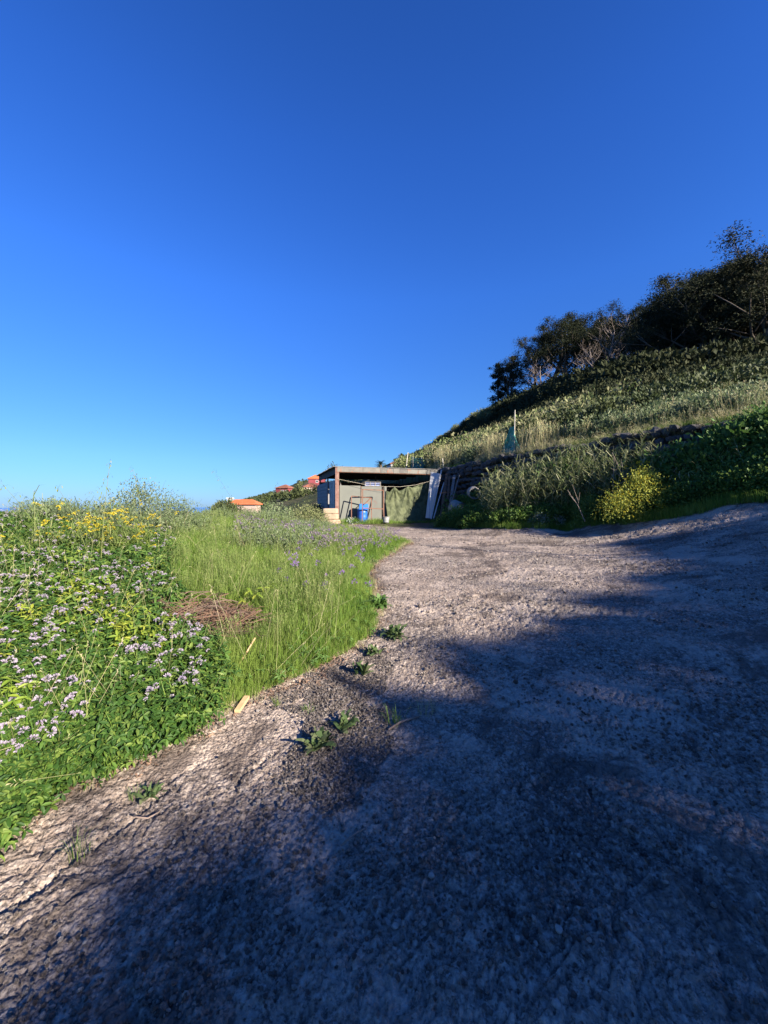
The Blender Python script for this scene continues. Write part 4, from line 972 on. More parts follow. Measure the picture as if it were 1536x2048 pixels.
for i, (px, py, sc_, m_, lab) in enumerate([(160, 1708, .42, M_haygrass, 'yellow grass tuft beside the long crack at lower left'), (790, 1447, .5, M_grass, 'short grass tuft at the edge of the tree shade'), (853, 1428, .55, M_drygrass, 'spiky grass tuft in the tree shade'), (553, 1412, .3, M_grass, 'tiny grass tuft below the fresh piece of wood'), (618, 1428, .3, M_grass, 'tiny green tuft above the largest rosette'), (270, 1600, .25, M_grass, 'tiny grass sprig left of the dark rosette')]):
    v = gp(px, py); random.seed(120 + i); mk(tuft(34, .2, .08, .005, .9), 'grass_tuft', m_, v, lab, 'grass tuft', 'tufts growing on the track', scale=sc_ * 1.5)
p = sample(850, (-80, 430), (1.6, 9), lambda x, y, px: clover_zone(x, y, px) & hole(x, y, px)); scatter('clover_grass', C_grass, p, sc_range(len(p), .8, 1.35), 'grass blades standing up through the clover', .3)
p = sample(230, (-80, 700), (1.9, 9), lambda x, y, px: left_side(x, y) & hole(x, y, px)); scatter('dry_stems', protos('dry_stem', [seedheads(LS(), 3, .62, .12, .004) for _ in range(4)], M_drygrass), p, sc_range(len(p), .7, 1.15), 'dry pale stems sticking out of the bank plants', .5)
# loose piece of wood, twig, stalk
a_ = gp(474, 1432); b_ = gp(494, 1404); m = MB(); mid = (a_ + b_) / 2 + Vector((0, 0, .03)); m.bar(a_ - mid + Vector((0, 0, .02)), b_ - mid + Vector((0, 0, .035)), .042, .022); o = m.build('wood_offcut', M_wood, bevel=.002); o.location = mid; tag(o, 'short offcut of fresh pale wood at the edge of the grass', 'wood offcut')
def twig(pts, rad, label, mat=M_twig):
    c = pts[0]; m = MB(); m.tube([p - c for p in pts], rad, 5); o = m.build('twig', mat, None, True); o.location = c; tag(o, label, 'twig')
twig([gp(777, 1468) + Vector((0, 0, .012)), gp(800, 1452) + Vector((0, 0, .02)), gp(838, 1437) + Vector((0, 0, .015))], .008, 'brown twig lying between the two shaded grass tufts')
twig([gp(682, 1700) + Vector((0, 0, .012)), gp(705, 1685) + Vector((0, 0, .02)), gp(732, 1662) + Vector((0, 0, .015))], .004, 'thin bare twig lying on the shaded track')
twig([gp(262, 1640) + Vector((0, 0, .012)), gp(275, 1648) + Vector((0, 0, .02)), gp(296, 1645) + Vector((0, 0, .015)), gp(320, 1628) + Vector((0, 0, .01))], .004, 'curled pale stem below the small dark rosette', M_twig)
v0 = gp(470, 1358); twig([v0 + Vector((0, 0, .05)), v0 + Vector((.05, .1, .14)), v0 + Vector((.10, .2, .25))], .008, 'pale broken stalk leaning in the green grass', M_wood)

# ---------------------------------------------------------------- gravel and stones on the track
M_pebble = simple('pale_pebble', (.22, .205, .185), (.34, .32, .295), 3, .9, .003)
t = NT('gravel_stone'); oi = t.n('ObjectInfo').outputs['Random']
c = t.ramp(oi, [(0, (.12, .10, .09)), (.4, (.24, .20, .175)), (.75, (.36, .32, .285)), (.97, (.52, .48, .44))]); M_gravel = t.done(t.bsdf(c, .9, t.bump(t.noise(3, 4), .1), .2))
def pebble(seed, flat=.6, sub=1):
    r_ = random.Random(seed); bm = bmesh.new(); bmesh.ops.create_icosphere(bm, subdivisions=sub, radius=.5)
    for v in bm.verts: v.co *= r_.uniform(.72, 1.12); v.co.z *= flat
    me = bpy.data.meshes.new('pebble'); bm.to_mesh(me); bm.free(); return me
pbs = [pebble(i, .55 + .05 * (i % 4)) for i in range(8)]
for me in pbs: me.materials.append(M_gravel)
C_grav = protos('gravel', pbs, None)
n = 52000; Y = .75 * (14 / .75) ** rng.random(n); px = -150 + rng.random(n) * 1850; x = (px - 768) / F * Y
k = road_mask(x, Y) & (rng.random(n) < np.clip(.35 + 1.3 * noise2(x * 1.1, Y * 1.1) + .5 * noise2(x * 4, Y * 4), .06, 1)); x = x[k]; Y = Y[k]
z = H(x, Y) + relief(x, Y, np.ones(len(x), bool)) + .002
s_ = .008 + .019 * rng.random(len(x)) ** 3; s_ *= np.interp(Y, [1, 4, 12], [.9, 1.4, 2.2])
big = rng.random(len(x)) < .010; s_[big] *= 1.7; z = z + s_ * .22
scatter('gravel', C_grav, np.column_stack([x, Y, z]), s_, 'loose grit and gravel strewn over the track', .6)
M_rub = NT('rubble_stone'); oi = M_rub.n('ObjectInfo').outputs['Random']; c = M_rub.ramp(oi, [(0, (.14, .12, .105)), (.5, (.26, .225, .20)), (1, (.40, .36, .33))]); M_rub = M_rub.done(M_rub.bsdf(c, .9, M_rub.bump(M_rub.noise(3, 4), .1), .2))
rb = [pebble(40 + i, .7) for i in range(6)]
for me in rb: me.materials.append(M_rub)
RP = [ground_at(*q)[:2] for q in [(540, 1400), (640, 1345), (740, 1300), (800, 1330), (760, 1400), (790, 1480), (740, 1570), (660, 1640), (560, 1560), (600, 1450)]]
n = 16000; x = rng.uniform(min(q[0] for q in RP), max(q[0] for q in RP), n); y = rng.uniform(min(q[1] for q in RP), max(q[1] for q in RP), n); k = in_poly(x + .12 * noise2(x * 4, y * 4), y + .12 * noise2(x * 4 + 5, y * 4), RP) & road_mask(x, y) & (noise2(x * 5, y * 5) > -.45); x = x[k]; y = y[k]
scatter('rubble', protos('rubble', rb, None), np.column_stack([x, y, H(x, y) + relief(x, y, np.ones(len(x), bool)) + .006]), .007 + .013 * rng.random(len(x)) ** 2, 'pale crushed rubble washed over the middle of the track', .6)
cr_ = []
for pts_, w_, d_ in CRACKS + [([ground_at(*q)[:2] for q in [(880, 1980), (1000, 1900), (1120, 1850), (1180, 1700), (1090, 1560)]], .1, 0), ([ground_at(*q)[:2] for q in [(700, 1780), (860, 1740), (1000, 1700)]], .12, 0)]:
    for (x0, y0), (x1, y1) in zip(pts_[:-1], pts_[1:]):
        for _ in range(int(math.hypot(x1 - x0, y1 - y0) * (160 if d_ else 650))): t_ = U(0, 1); cr_.append((x0 + (x1 - x0) * t_ + random.gauss(0, .03 if d_ else .09), y0 + (y1 - y0) * t_ + random.gauss(0, .03 if d_ else .09)))
cr_ = np.array(cr_); scatter('crack_grit', protos('grit', rb, None), np.column_stack([cr_, H(cr_[:, 0], cr_[:, 1]) + relief(cr_[:, 0], cr_[:, 1], np.ones(len(cr_), bool)) + .005]), .005 + .013 * rng.random(len(cr_)) ** 2, 'coarse grit gathered along the cracks and hollows of the track', .6)
for i, (px, py, sz, lab) in enumerate([(863, 1757, .030, 'pale pebble alone in the middle of the dark shaded track'), (1158, 1720, .022, 'white pebble near the long crack on the right'), (448, 1862, .018, 'small white pebble in the shade at lower left'), (790, 1857, .026, 'grey pebble below the pale one in the middle'), (1035, 1885, .022, 'whitish pebble in the dark patch near the bottom'), (1118, 1873, .030, 'bluish grey stone at the dark bottom patch'), (1113, 2020, .030, 'round grey stone at the bottom border'), (897, 1965, .022, 'grey pebble near the bottom, left of the dark patch'), (1433, 1475, .034, 'pale stone on the shaded right part of the track'), (1305, 1243, .05, 'small white stone high in the shade on the right'), (110, 1627, .024, 'white pebble on the sunlit slab at far left'), (170, 1888, .016, 'bluish pebble at the shade border, lower left'), (700, 1290, .035, 'light stone on the rubble beside the weeds')]):
    v = gp(px, py); me = pebble(200 + i, .6, 2); me.materials.append(M_pebble); me.polygons.foreach_set('use_smooth', [True] * len(me.polygons)); o = bpy.data.objects.new('pebble', me); link(o); o.location = v + Vector((0, 0, sz * .3)); o.scale = (sz * 1.05, sz * .85, sz * .95); o.rotation_euler = (0, 0, i); tag(o, lab, 'pebble', 'larger pebbles lying on the track')
# ---------------------------------------------------------------- bank below the terrace wall, terrace and hillside
random.seed(11)
def bank(x, y, px): return ~behind_wall(x, y).astype(bool) & (x > np.interp(y, [8, 20, 22], [6, 1.0, 2.5])) & (np.arctan2(x, y) > R(6))
def edge_d(x, y): return poly_dist(x, y, ROAD[19:])
C_bgrass = protos('bank_grass_tuft', [tuft(30, .34, .14, .007, .6) for _ in range(4)], M_grass)
C_leafy = protos('leafy_shrublet', [bush(520, .42, .5, .075, .5, 13, .42, 1, 5) for _ in range(4)], M_weed)
C_dleafy = protos('dark_leafy_shrublet', [bush(520, .45, .55, .085, .55, 13, .42, 1, 5) for _ in range(4)], M_clover)
C_reed = protos('reed_clump', [reed(6, 1.25, .022) for _ in range(4)], foliage('reed_leaf', [(.10, .15, .05), (.18, .21, .09), (.28, .29, .15), (.07, .11, .035), (.34, .33, .21)], .3, .6, .2))
C_dreed = protos('dry_reed_clump', [reed(6, .8, .010) for _ in range(4)], M_drygrass)
p = sample(2600, (690, 1620), (6.5, 20.5), lambda x, y, px: bank(x, y, px) & (edge_d(x, y) < 1.0))
scatter('verge_grass', C_bgrass, p, sc_range(len(p), .45, .95), 'strip of green grass between the track and the bank plants')
# thin grass in front of the shed
q = np.column_stack([rng.uniform(-2.9, 3.6, 900), rng.uniform(18.3, 20.6, 900)]); q = q[(q[:, 1] < 19.6 + .32 * (q[:, 0] + 2.4) - .05) & (q[:, 1] > 18.4 + .25 * (q[:, 0] + 2.4) + .2 * rng.random(len(q)))]
q = np.column_stack([q, H(q[:, 0], q[:, 1])]); scatter('shed_grass', C_bgrass, q, sc_range(len(q), .5, 1.15) * np.interp(q[:, 0], [-2.4, -.2, .6], [1.1, 1.0, .55]), 'tufts of grass at the foot of the shed front')
p = sample(1500, (905, 1640), (6.5, 20), lambda x, y, px: bank(x, y, px) & (edge_d(x, y) > .55) & ((px > 985) | (edge_d(x, y) < 1.6)))
scatter('bank_undergrowth', C_leafy, p, sc_range(len(p), .6, 1.1) * np.interp(edge_d(p[:, 0], p[:, 1]), [.5, 1.5, 3], [.7, 1.3, 2.1]), 'tangled leafy undergrowth on the bank below the stone wall', .2)
p = sample(700, (880, 1640), (6.5, 20), lambda x, y, px: bank(x, y, px) & (edge_d(x, y) > .45) & ((px > 1010) | (edge_d(x, y) < 1.2)))
scatter('dark_undergrowth', C_dleafy, p, sc_range(len(p), .5, 1.0), 'dark leafy weeds low on the bank beside the verge', .2)
p = sample(300, (985, 1300), (10.0, 17.2), lambda x, y, px: bank(x, y, px) & (edge_d(x, y) > 1.0))
scatter('reeds', C_reed, p, sc_range(len(p), .8, 1.5), 'tall pale green reeds growing against the stone wall', .12)
p = sample(230, (985, 1536), (9.0, 18), lambda x, y, px: bank(x, y, px) & (edge_d(x, y) > 1.2))
scatter('dry_reeds', C_dreed, p, sc_range(len(p), .8, 1.3), 'dry straw coloured stems among the bank plants', .25)
# named plants of the bank
def bpl(px, Y, s, mat, label, cat, name='bush', up=0, scale=1):
    v = P(px, 1012, Y); return mk(s, name, mat, (v.x, v.y, Hs(v.x, v.y) + up - .05), label, cat, scale=scale)
random.seed(21); b_ = bpl(1290, 10.3, merged([(bush(3200, .7, .85, .05, .45, 12, .45, 1, 14), (-.1, 0, .15)), (bush(1800, .55, .6, .05, .45, 12, .5, 1, 8), (.6, .1, .1)), (bush(1600, .5, .55, .05, .45, 12, .5, 1, 8), (-.65, -.1, .05)), (bush(900, .35, .4, .05, .45, 12, .5, 1, 8), (.1, .2, .75))]), foliage('yellow_green_leaf', [(.12, .17, .03), (.20, .24, .04), (.30, .30, .05), (.08, .13, .025)], .3, .55, .2), 'round bush covered in yellow flowers in the middle of the bank', 'bush', scale=1.15)
random.seed(22); f_ = LS()
for _ in range(650):
    d = rdir(.0, 1.5); lb = random.choice([((-.1, 0, .15), .72, .87), ((-.1, 0, .15), .72, .87), ((.6, .1, .1), .57, .62), ((-.65, -.1, .05), .5, .57), ((.1, .2, .75), .36, .42)]); c = Vector(lb[0]) + Vector((d.x * lb[1], d.y * lb[1], d.z * lb[2])) * U(.7, 1.08); q = petals(U(.012, .028), 6, 0)
    base = f_.n; f_.v += [tuple(Vector(v) + c) for v in q.v]; f_.f += [tuple(i + base for i in t_) for t_ in q.f]; f_.n += q.n
o = bpy.data.objects.new('flowers', f_.mesh('flowers', M_yellow)); link(o, b_); o['kind'] = 'stuff'
random.seed(23); bpl(1080, 12.6, bush(1600, .42, .42, .05, .5, 14, .35, 1, 4), M_silver, 'silvery leaved shrub low on the bank near the verge', 'shrub', 'shrub')
random.seed(24); bpl(1115, 12.4, bush(1100, .34, .33, .05, .5, 14, .35, 1, 4), M_silver, 'smaller silvery shrub just right of the larger one', 'shrub', 'shrub')
random.seed(25); bpl(945, 16.6, bush(900, .5, .3, .06, .5, 14, .35, 1, 4), M_silver, 'silvery low plant below the concrete pipes', 'shrub', 'shrub')
random.seed(26); bpl(1530, 9.6, bush(3600, .9, 1.1, .08, .55, 14, .35, 1, 10), M_weed, 'big broad leaved green bush at the right border', 'bush')
random.seed(27); bpl(1450, 9.9, bush(3200, .8, 1.0, .06, .5, 14, .3, 1, 10), M_weed, 'smaller leafy bush just left of the big one at the right border', 'bush')
random.seed(28); bpl(1180, 11.6, bush(2200, .6, .85, .06, .5, 14, .3, 1, 10), M_weed, 'leafy bush left of the yellow flowered one', 'bush')
random.seed(29); s_ = LS()
for i in range(10):
    c = Vector((U(-.3, .3), U(-.3, .3), 1.1 + U(-.08, .15))); s_.strip([(c.x * .3, c.y * .3, 0), c * .6, c], [.014, .01, .008], (1, 0, 0)); q = petals(.07, 26, 0, .5); base = s_.n; s_.v += [tuple(Vector(v) + c) for v in q.v]; s_.f += [tuple(k_ + base for k_ in t_) for t_ in q.f]; s_.n += q.n
bpl(1277, 11.3, s_, M_yellow, 'tall plant with yellow flower heads against the dark stone wall', 'flowering plant', 'flowering_plant', up=.1)
random.seed(31); bpl(705, 19.0, rosette(26, .55, .10, 31, .6), M_silver, 'grey green spiky plant beside the tan block stack', 'plant', 'spiky_plant')
def dead_branch(px, Y, h, lean, label, seed):
    random.seed(seed); m = MB(); v = P(px, 1012, Y); p_ = [Vector((0, 0, 0)), Vector((lean * .4, 0, h * .5)), Vector((lean, 0, h))]; m.tube(p_, [.014, .01, .005], 5)
    for k in range(3): q = p_[1] + Vector((0, 0, U(-.1, .3))); m.tube([q, q + Vector((U(-.3, .3), U(-.2, .2), U(.2, .5)))], [.006, .003], 4)
    o = m.build('dead_branch', M_barkpale); o.location = (v.x, v.y, Hs(v.x, v.y) + .3); tag(o, label, 'dead branch')
dead_branch(1262, 11.2, 1.4, -.55, 'bare pale branch rising left of the yellow flower heads', 1); dead_branch(1225, 11.4, 1.5, .05, 'bare upright stem in front of the dark stone wall', 2); dead_branch(1170, 11.0, .9, -.5, 'pale dead stalk leaning over the verge', 3)

# grass and stems that hang over and lean on the wall
q = []
for _ in range(420):
    s__ = U(2.4, WL + 1.5); pt_ = W0 + wd * s__ + wn_ * U(-.25, .12); q.append((pt_.x, pt_.y))
q = np.array(q); zt = upp(q[:, 0] - wn_.x * .4, q[:, 1] - wn_.y * .4)
scatter('wall_top_grass', C_dreed, np.column_stack([q, zt - sc_range(len(q), .0, .35)]), sc_range(len(q), .25, .65), 'dry stems and grass hanging over the top of the stone wall', .5)
q = []
for _ in range(260):
    s__ = U(2.0, WL + 2); pt_ = W0 + wd * s__ + wn_ * U(.3, .9); q.append((pt_.x, pt_.y))
q = np.array(q); scatter('wall_foot_growth', C_leafy, np.column_stack([q, H(q[:, 0], q[:, 1])]), sc_range(len(q), 1.2, 2.3), 'loose leafy growth climbing against the foot of the stone wall', .2)
# terrace and hill
def terr(x, y, px): return behind_wall(x, y) > .9
band_lo = lambda px: np.interp(px, [900, 950, 1000, 1100, 1200, 1300, 1400, 1540], [70, 52, 41, 30, 25, 22, 20.5, 20])
band = lambda x, y, px: (y > band_lo(px) * (1 + .10 * noise2(x * .25, y * .25))) & (y < band_lo(px) * np.interp(px, [900, 1100, 1400, 1540], [1.45, 1.75, 1.75, 1.8]))
C_tgrass = protos('terrace_tuft', [tuft(30, .36, .2, .011, .7) for _ in range(4)], M_haygrass)
C_tdry = protos('terrace_dry_tuft', [seedheads(tuft(24, .5, .18, .011, .6), 8, .75, .18, .011) for _ in range(4)], M_drygrass)
C_tweed = protos('terrace_weed', [bush(260, .4, .5, .10, .35, 12, .45, 1, 6) for _ in range(4)], M_greybush)
C_tg = protos('terrace_grass', [tuft(30, .22, .2, .010, .7) for _ in range(3)], M_grass)
fr = lambda x, y: np.hypot(x, y) - np.interp(np.arctan2(x, y), _wt, _wr)
p = sample(2600, (870, 1640), (9.5, 40), lambda x, y, px: terr(x, y, px) & (fr(x, y) < 1.6), off_road=False)
scatter('terrace_grass', C_tg, p, sc_range(len(p), .6, 1.1), 'bright short grass along the top of the terrace wall')
p = sample(2200, (860, 1640), (10, 60), lambda x, y, px: terr(x, y, px) & (y < band_lo(px) * (1 + .15 * noise2(x * .3, y * .3))) & (fr(x, y) > .9) & (px > 1010 + 20 * noise2(x * .3, y * .3)) & (noise2(x * .45 + 7, y * .45) > -.2), off_road=False)
scatter('terrace_herbs', C_tgrass, p, sc_range(len(p), .8, 1.7) * np.interp(p[:, 1], [10, 30, 60], [.8, 1.6, 2.4]), 'pale green herbs over the terrace')
p = sample(1500, (860, 1120), (16, 60), lambda x, y, px: terr(x, y, px) & (y < band_lo(px) * (1 + .15 * noise2(x * .3, y * .3))) & (fr(x, y) > .3) & (noise2(x * .55, y * .55) > -.12), off_road=False)
scatter('dry_terrace_grass', C_tdry, p, sc_range(len(p), .8, 1.5) * np.interp(p[:, 1], [10, 30, 60], [.8, 1.3, 1.8]), 'dry straw grass standing on the terrace above the shed')
p = sample(500, (1100, 1640), (10, 26), lambda x, y, px: terr(x, y, px) & (fr(x, y) > .6), off_road=False)
scatter('dry_hill_grass', C_tdry, p, sc_range(len(p), .6, 1.15), 'dry grass stems scattered over the lit slope')
p = sample(1500, (900, 1640), (11, 50), lambda x, y, px: terr(x, y, px) & (y < band_lo(px) * (1 + .15 * noise2(x * .3, y * .3))) & (fr(x, y) > 1.2), off_road=False)
scatter('terrace_weeds', C_tweed, p, sc_range(len(p), .8, 1.7) * np.interp(p[:, 1], [10, 30, 60], [.8, 1.5, 2.2]), 'grey green weeds on the slope above the terrace', .2)
C_hs = protos('hill_shrub', [bush(700, 1.0, .9, .15, .45, 14, .34) for _ in range(6)], M_scrub)
C_hd = protos('hill_dark_shrub', [bush(700, 1.1, 1.1, .17, .5, 14, .34) for _ in range(5)], M_darkscrub)
M_dd = foliage('shaded_scrub_leaf', [(.014, .021, .009), (.024, .031, .013), (.040, .045, .021)], .12, .75, .1)  # darker scrub colours; on the belt they stand for tree shade
C_dd = protos('shade_belt_shrub', [bush(800, 1.1, 1.1, .15, .5, 14, .34) for _ in range(4)], M_dd)
C_ag = protos('agave', [rosette(22, .9, .16, 300 + i, .6) for i in range(3)], M_silver)
C_ag = protos('agave', [rosette(22, .9, .16, 300 + i, .6) for i in range(3)], M_silver)
p = sample(3000, (800, 1660), (20, 125), lambda x, y, px: terr(x, y, px) & (fr(x, y) > 4) & ~band(x, y, px) & (noise2(x * .18 + 3, y * .18) > -.3), power=.5, off_road=False)
scatter('hill_scrub', C_hs, p, .3 + 1.5 * rng.random(len(p)) ** 2.2, 'low scrub covering the hillside', .2)
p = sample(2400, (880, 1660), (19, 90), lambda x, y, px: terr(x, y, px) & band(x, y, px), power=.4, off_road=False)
scatter('shade_belt_scrub', C_dd, p, sc_range(len(p), .6, 1.5), 'belt of bushes coloured dark as the shade below the hilltop trees', .2)  # dark leaf colour paints in the shade cast across the slope
p = sample(2800, (820, 1660), (15, 125), lambda x, y, px: terr(x, y, px) & (fr(x, y) > 3) & (noise2(x * .16, y * .16) > -.1), power=.4, off_road=False)
scatter('dark_hill_bushes', C_hd, p, sc_range(len(p), .35, 1.2), 'darker bushes scattered over the upper hillside', .2)
p = sample(420, (820, 1640), (18, 90), lambda x, y, px: terr(x, y, px) & (y < band_lo(px) * (1 + .15 * noise2(x * .3, y * .3))) & (fr(x, y) > 5) & (noise2(x * .12, y * .12) > .05), power=.7, off_road=False)
scatter('agaves', C_ag, p, sc_range(len(p), .5, 1.1), 'pale spiky agaves dotted over the hillside', .2)
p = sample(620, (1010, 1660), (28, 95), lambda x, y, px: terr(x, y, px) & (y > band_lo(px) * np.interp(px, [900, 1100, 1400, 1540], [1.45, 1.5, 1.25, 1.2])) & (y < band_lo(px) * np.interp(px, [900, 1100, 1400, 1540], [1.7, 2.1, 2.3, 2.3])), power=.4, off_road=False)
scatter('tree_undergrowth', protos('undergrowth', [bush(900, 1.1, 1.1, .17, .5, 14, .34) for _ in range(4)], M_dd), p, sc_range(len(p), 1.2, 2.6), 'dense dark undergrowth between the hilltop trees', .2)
# far slope behind the houses
p = sample(900, (380, 830), (110, 620), None, power=.5, off_road=False)
C_fs = protos('far_shrub', [bush(120, 2.4, 1.8, .8, .6, 10, .4) for _ in range(3)], M_darkscrub)
scatter('far_scrub', C_fs, p, sc_range(len(p), .5, 1.2), 'scrub on the far slope around the houses', .2)
p = sample(500, (-100, 470), (13, 60), None, power=.8, off_road=False)
scatter('lower_scrub', C_hd, p, sc_range(len(p), .3, .6), 'bushes on the slope falling away to the sea', .2)

# teal net and its poles
M_net = simple('teal_net', (.05, .24, .20), (.08, .30, .25), 3, .7, .001)
def net(name, corners, nu, nv, th_, sag, label):
    """knotted net between four corners"""
    a, b, c, d = corners; m = MB(); o0 = Vector(a)
    def pt(u, v):
        p_ = a.lerp(b, u).lerp(d.lerp(c, u), v); k_ = math.sin(math.pi * u) * math.sin(math.pi * v); return p_ - o0 + Vector((0, 0, -sag * math.sin(math.pi * u) * v)) + Vector((0, .25 * k_, 0)) + Vector((1, 1, 0)) * .04 * float(noise2(u * 5, v * 5))
    for i in range(nu + 1):
        for j in range(nv):
            m.tube([pt(i / nu, j / nv), pt(i / nu, (j + 1) / nv)], th_, 3, cap=False)
    for j in range(nv + 1):
        for i in range(nu): m.tube([pt(i / nu, j / nv), pt((i + 1) / nu, j / nv)], th_, 3, cap=False)
    return m
Yn = 17.6
en = empty('net_screen', P(1028, 912, Yn), 0, 'torn teal net hanging from a tall pale pole on the terrace', 'net')
b0 = P(1028, 912, Yn)
m = MB(); m.tube([Vector((0, 0, -.2)), P(1030, 820, Yn) - b0], [.022, .018], 7); m.build('pole', M_pole, en)
m = net('net', (P(1003, 908, Yn + .6) , P(1027, 908, Yn), P(1028, 853, Yn), P(1020, 856, Yn + .3)), 16, 26, .013, 0, ''); o = m.build('net', M_net, en); o.location = P(1003, 908, Yn + .6) - b0
m = net('net', (P(1028, 908, Yn), P(1052, 912, Yn - .6), P(1048, 904, Yn - .5), P(1028, 868, Yn)), 16, 16, .013, .15, ''); o = m.build('net', M_net, en); o.location = P(1028, 908, Yn) - b0
fe = empty('net_fence', P(826, 938, 29), 0, 'low teal net fence on posts behind the shed roof', 'fence')
b0 = P(826, 938, 29)
for i, px in enumerate((826, 843, 861, 880)):
    m = MB(); q = P(px, 938, 29 - i * .8); m.tube([q - b0, q - b0 + Vector((0, 0, .95))], .03, 6); m.build('post', M_conc, fe)
m = net('net', (P(822, 936, 29), P(884, 936, 26.6), P(884, 917, 26.6), P(822, 914, 29)), 44, 12, .010, .1, ''); o = m.build('net', M_net, fe); o.location = P(822, 936, 29) - b0

# ---------------------------------------------------------------- trees
def limb_tree(h, seed, spread=.45, crown0=.35, nl=14, leaf=.22, per=70, cr=.9, lean=0.0, bare=False, hang=.4):
    """returns (trunk MB, crown LS): trunk forks into limbs that end in leaf clumps"""
    random.seed(seed); m = MB(); s = LS(); base = Vector((0, 0, -.6)); tr = [base]; d = Vector((lean, U(-.05, .05), 1)).normalized()
    n = 7
    for i in range(n): d = (d + Vector((U(-.10, .10) + lean * .08, U(-.10, .10), .05))).normalized(); tr.append(tr[-1] + d * (h * .70 + .6) / n)
    r0 = h * .022; m.tube(tr, [r0 * (1 - .75 * i / n) for i in range(n + 1)], 7)
    ends = [tr[-1]]
    for k in range(nl):
        f = crown0 + (1 - crown0) * (k + U(0, .7)) / nl; f = min(f, .98); i = f * n; i0 = min(int(i), n - 1); p = tr[i0].lerp(tr[i0 + 1], i - i0)
        az = k * 2.4 + U(-.5, .5); L = h * spread * (1.05 - .55 * f) * U(.7, 1.15); dd = Vector((math.cos(az), math.sin(az), U(.35, 1.0))).normalized(); q = [p]
        for _ in range(4): dd = (dd + Vector((U(-.2, .2), U(-.2, .2), U(0, .22)))).normalized(); q.append(q[-1] + dd * L / 4)
        rr0 = r0 * .45 * (1 - .6 * f); m.tube(q, [rr0 * (1 - .2 * j) for j in range(5)], 5)
        ends += [q[2].lerp(q[3], U(0, 1)), q[4]]
        for j in range(3):
            b0_ = q[random.choice((2, 3))]; e = b0_ + (rdir(-.1, 1.1) + dd * .6).normalized() * L * U(.3, .5); m.tube([b0_, b0_.lerp(e, .5) + Vector((0, 0, .05)), e], [rr0 * .4, rr0 * .3, rr0 * .12], 4); ends.append(e)
            if bare:
                for _ in range(4): e2 = b0_.lerp(e, U(.3, 1)); m.tube([e2, e2 + (rdir(.1, 1.3)) * L * .28], [rr0 * .16, rr0 * .07], 3)
    if not bare:
        for e in ends:
            c_ = cr * U(.5, 1.1); 
            for _ in range(int(per * U(.6, 1.2))):
                o_ = rdir(-1.5, 1.5) * c_ * random.random() ** .75; o_.z *= .62; p = e + o_; dr = (rdir(-1.0, .7) + Vector((0, 0, -hang))).normalized(); L = leaf * U(.6, 1.3); sd = Matrix.Rotation(U(0, 3.14), 3, dr) @ dr.orthogonal().normalized()
                b = s.n; s.v += [tuple(p), tuple(p + dr * L * .5 + sd * L * .17), tuple(p + dr * L), tuple(p + dr * L * .5 - sd * L * .17)]; s.n += 4; s.f += [(b, b + 1, b + 2), (b, b + 2, b + 3)]
    return m, s
def tree_kind(seed, **k):
    m, s = limb_tree(seed=seed, **k); return (m.mesh('trunk', M_barkpale if k.get('bare') else M_bark, True), s.mesh('crown', M_euc) if s.n else None)
K = {'euc1': tree_kind(1, h=11, nl=20, per=260, cr=1.2, leaf=.165, crown0=.16), 'euc2': tree_kind(2, h=11, nl=17, per=250, cr=1.05, leaf=.165, spread=.34, lean=.25, crown0=.2), 'euc3': tree_kind(3, h=11, nl=22, per=290, cr=1.35, leaf=.165, spread=.5, crown0=.14),
     'euc4': tree_kind(4, h=11, nl=16, per=190, cr=.95, leaf=.165, spread=.45, crown0=.3, lean=.35), 'slim': tree_kind(5, h=7, nl=14, per=100, cr=.6, leaf=.2, spread=.16, crown0=.06), 'bare': tree_kind(6, h=8, nl=16, bare=True, spread=.5, crown0=.15), 'bare2': tree_kind(7, h=8, nl=12, bare=True, spread=.55, crown0=.2)}
TOPZ = {k_: max(np.percentile([v.co.z for v in (m_[1] or m_[0]).vertices], 98.5), 1) for k_, m_ in K.items()}
BASEH = {'euc1': 11, 'euc2': 11, 'euc3': 11, 'euc4': 11, 'slim': 7, 'bare': 8, 'bare2': 8}
def tree(kind, px, Y, top, label, cat='tree', grp='trees along the crest of the hill', rz=None, name='eucalyptus_tree'):
    v = P(px, 1012, Y); o = empty(name, (v.x, v.y, Hs(v.x, v.y)), U(0, 6.28) if rz is None else rz, label, cat, grp); tm, cm = K[kind]; k = (EYE + (HZ - top) / F * Y - Hs(v.x, v.y)) / TOPZ[kind] * 1.0
    a = bpy.data.objects.new('trunk', tm); link(a, o); wx_ = 1.0 if kind == 'slim' or 'bare' in kind else 1.3; a.scale = (k * wx_, k * wx_, k)
    if cm: b = bpy.data.objects.new('crown', cm); link(b, o); b.scale = (k * wx_, k * wx_, k)
    return o
random.seed(5)
tree('slim', 996, 86, 735, 'slim dark tree at the left end of the hilltop row')
tree('slim', 1012, 84, 722, 'taller slim tree second from the left end of the hilltop row')
tree('euc4', 1034, 80, 728, 'small leaning tree third from the left end of the row', rz=3.4)
tree('euc1', 1068, 74, 672, 'broad dark eucalyptus at the left of the row')
tree('euc2', 1092, 72, 634, 'tall eucalyptus whose thin top stands free above the left group', rz=0)
tree('euc3', 1130, 68, 648, 'wide grey green eucalyptus left of the sky gap')
tree('euc2', 1160, 70, 640, 'leaning eucalyptus just right of the tall free topped one', rz=.4)
tree('euc1', 1208, 64, 648, 'eucalyptus behind the bare tree')
tree('bare', 1215, 50, 640, 'bare leafless tree with a fan of pale branches', 'bare tree', name='bare_tree')
tree('bare2', 1085, 62, 722, 'small bare tree with arching pale branches below the left group', 'bare tree', name='bare_tree')
tree('bare', 1190, 56, 680, 'smaller bare tree left of the fan shaped one', 'bare tree', name='bare_tree')
